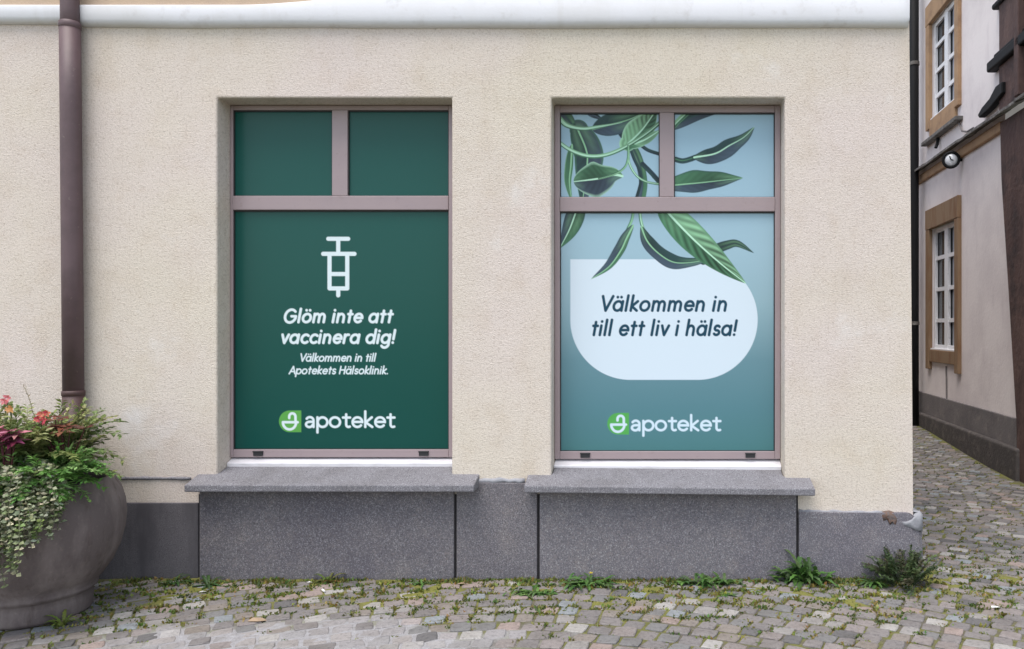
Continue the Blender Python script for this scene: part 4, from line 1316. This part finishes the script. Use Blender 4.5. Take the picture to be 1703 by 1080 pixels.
brown = empty('brown_house', (AW(8), 8 - CAMD, 0))
tag(brown, 'dark brown house with black mouldings at the right edge of the alley', 'house')
def brown_house():
    mb = MB()
    hs_ = [-.35, .5, 2.0, 3.4, 4.1]
    far = [9.08, 9.12, 9.34, 9.56, 9.60]
    V, F = [], []
    for h, f in zip(hs_, far): V += [APT(f, h, .0), APT(f - .03, h, .05), APT(ZB, h, .05), APT(ZB, h, -4)]
    for i in range(len(hs_) - 1):
        for k in range(3): F.append((i*4+k, i*4+k+1, i*4+4+k+1, i*4+4+k))
    mb.add(V, F)
    PT(mb.build('wall', 'dark_timber', brown))
    mb = MB()
    V, F = [], []
    for h in (4.22, 6.0, 8.6): V += [APT(9.62, h, .0), APT(9.60, h, .05), APT(ZB, h, .05), APT(ZB, h, -4)]
    for i in range(2):
        for k in range(3): F.append((i*4+k, i*4+k+1, i*4+4+k+1, i*4+4+k))
    mb.add(V, F)
    PT(mb.build('upper_wall', 'dark_timber', brown))
    mb = MB(); aprism(mb, 9.6, ZB, 8.6, 8.75, -4, .4); PT(mb.build('roof', 'slate_roof', brown))
    for (z0, h0, h1, out) in ((9.84, 4.80, 4.93, .12), (9.74, 4.94, 5.0, .07), (9.75, 5.55, 5.62, .09)):
        mb = MB(); aprism(mb, z0, ZB, h0, h1, -.01, out); PT(mb.build('moulding', 'black_iron', brown, bevel=.025, seg=3))
    # black bracket shoe resting on the ledge
    mb = MB()
    pr = [(10.2, 4.37), (10.05, 4.43), (9.8, 4.47), (9.6, 4.56), (9.4, 4.56), (9.4, 4.42), (9.8, 4.345), (10.15, 4.32)]
    V = [APT(z, h, .01) for z, h in pr] + [APT(z, h, .10) for z, h in pr]
    n = len(pr)
    mb.add(V, [tuple(range(n))[::-1], tuple(range(n, 2*n))] + [(i, (i+1) % n, n+(i+1) % n, n+i) for i in range(n)])
    PT(mb.build('bracket', 'black_iron', brown, bevel=.015))
    mb = MB(); aprism(mb, 9.0, 8.88, 4.25, 8.5, .0, .12); PT(mb.build('post', 'dark_timber', brown, bevel=.01))
brown_house()

def wall_lamp():
    c = APT(apx(1600.5), 3.97, .0)
    ax = Vector((-1, .054, 0)).normalized()             # out of the wall
    # the fitting is turned to face the street
    t = empty('wall_lamp', c)
    tag(t, 'round black wall lamp with white glass under the ochre band', 'lamp')
    face = Vector((-.35, -.92, -.12)).normalized()
    q = face.to_track_quat('Z', 'Y').to_matrix()
    off = Vector((-.16, 0, 0))
    def disc(prof, name, m):
        mb = MB(); mb.lathe(prof, (0, 0, 0), 28)
        mb.v = [tuple(q @ Vector(v) + off) for v in mb.v]
        return mb.build(name, m, t, smooth=True)
    disc([(.0, -.07), (.08, -.07), (.115, -.04), (.125, 0), (.123, .02), (.092, .026), (.085, .004)], 'housing', 'black_iron')
    disc([(.086, .004), (.07, .022), (.04, .034), (.001, .038)], 'glass', 'opal')
    mb = MB(); mb.tube([q @ Vector((-.02, .05, .036)) + off, q @ Vector((.0, .0, .042)) + off, q @ Vector((.03, -.01, .038)) + off], .008, 6); mb.build('guard', 'black_iron', t)
    mb = MB(); mb.tube([(.0, 0, .0), off * .5 + Vector((0, .03, 0)), off + Vector((0, .05, .01))], .022, 8); mb.build('arm', 'black_iron', t)
wall_lamp()

def alley_pipe():
    z = 12.9
    p = APT(z, 0, .158)
    t = empty('downpipe', p)
    tag(t, 'black downpipe at the far end of the alley, tight against the shop corner', 'downpipe')
    mb = MB(); mb.tube([(0, 0, -.05), (0, 0, 2), (0, 0, 5), (0, 0, 8.6)], .078, 18); mb.build('pipe', 'black_iron', t, smooth=True)
    for h in (1.67, 5.95):
        mb = MB(); mb.lathe([(.076, -.03), (.088, -.028), (.088, .028), (.076, .03)], (0, 0, h), 18); mb.build('clip', 'lead_tiles', t)
alley_pipe()

# the house that closes the far end of the alley
def end_house():
    t = empty('end_house', (2.6, 13.2, 0))
    tag(t, 'pale house closing the far end of the alley, almost hidden by the shop corner', 'house')
    mb = MB(); mb.box((-1.5, 0, -.1), (8, 5, 8)); mb.build('wall', 'pink_plaster', t)
    mb = MB(); mb.box((-1.7, -.3, 8), (8.2, 5.2, 8.3)); mb.build('roof', 'slate_roof', t)
    mb = MB(); mb.box((-.2, -.05, 1.1), (.8, .02, 2.6)); mb.build('window', 'dark_glass', t)
end_house()
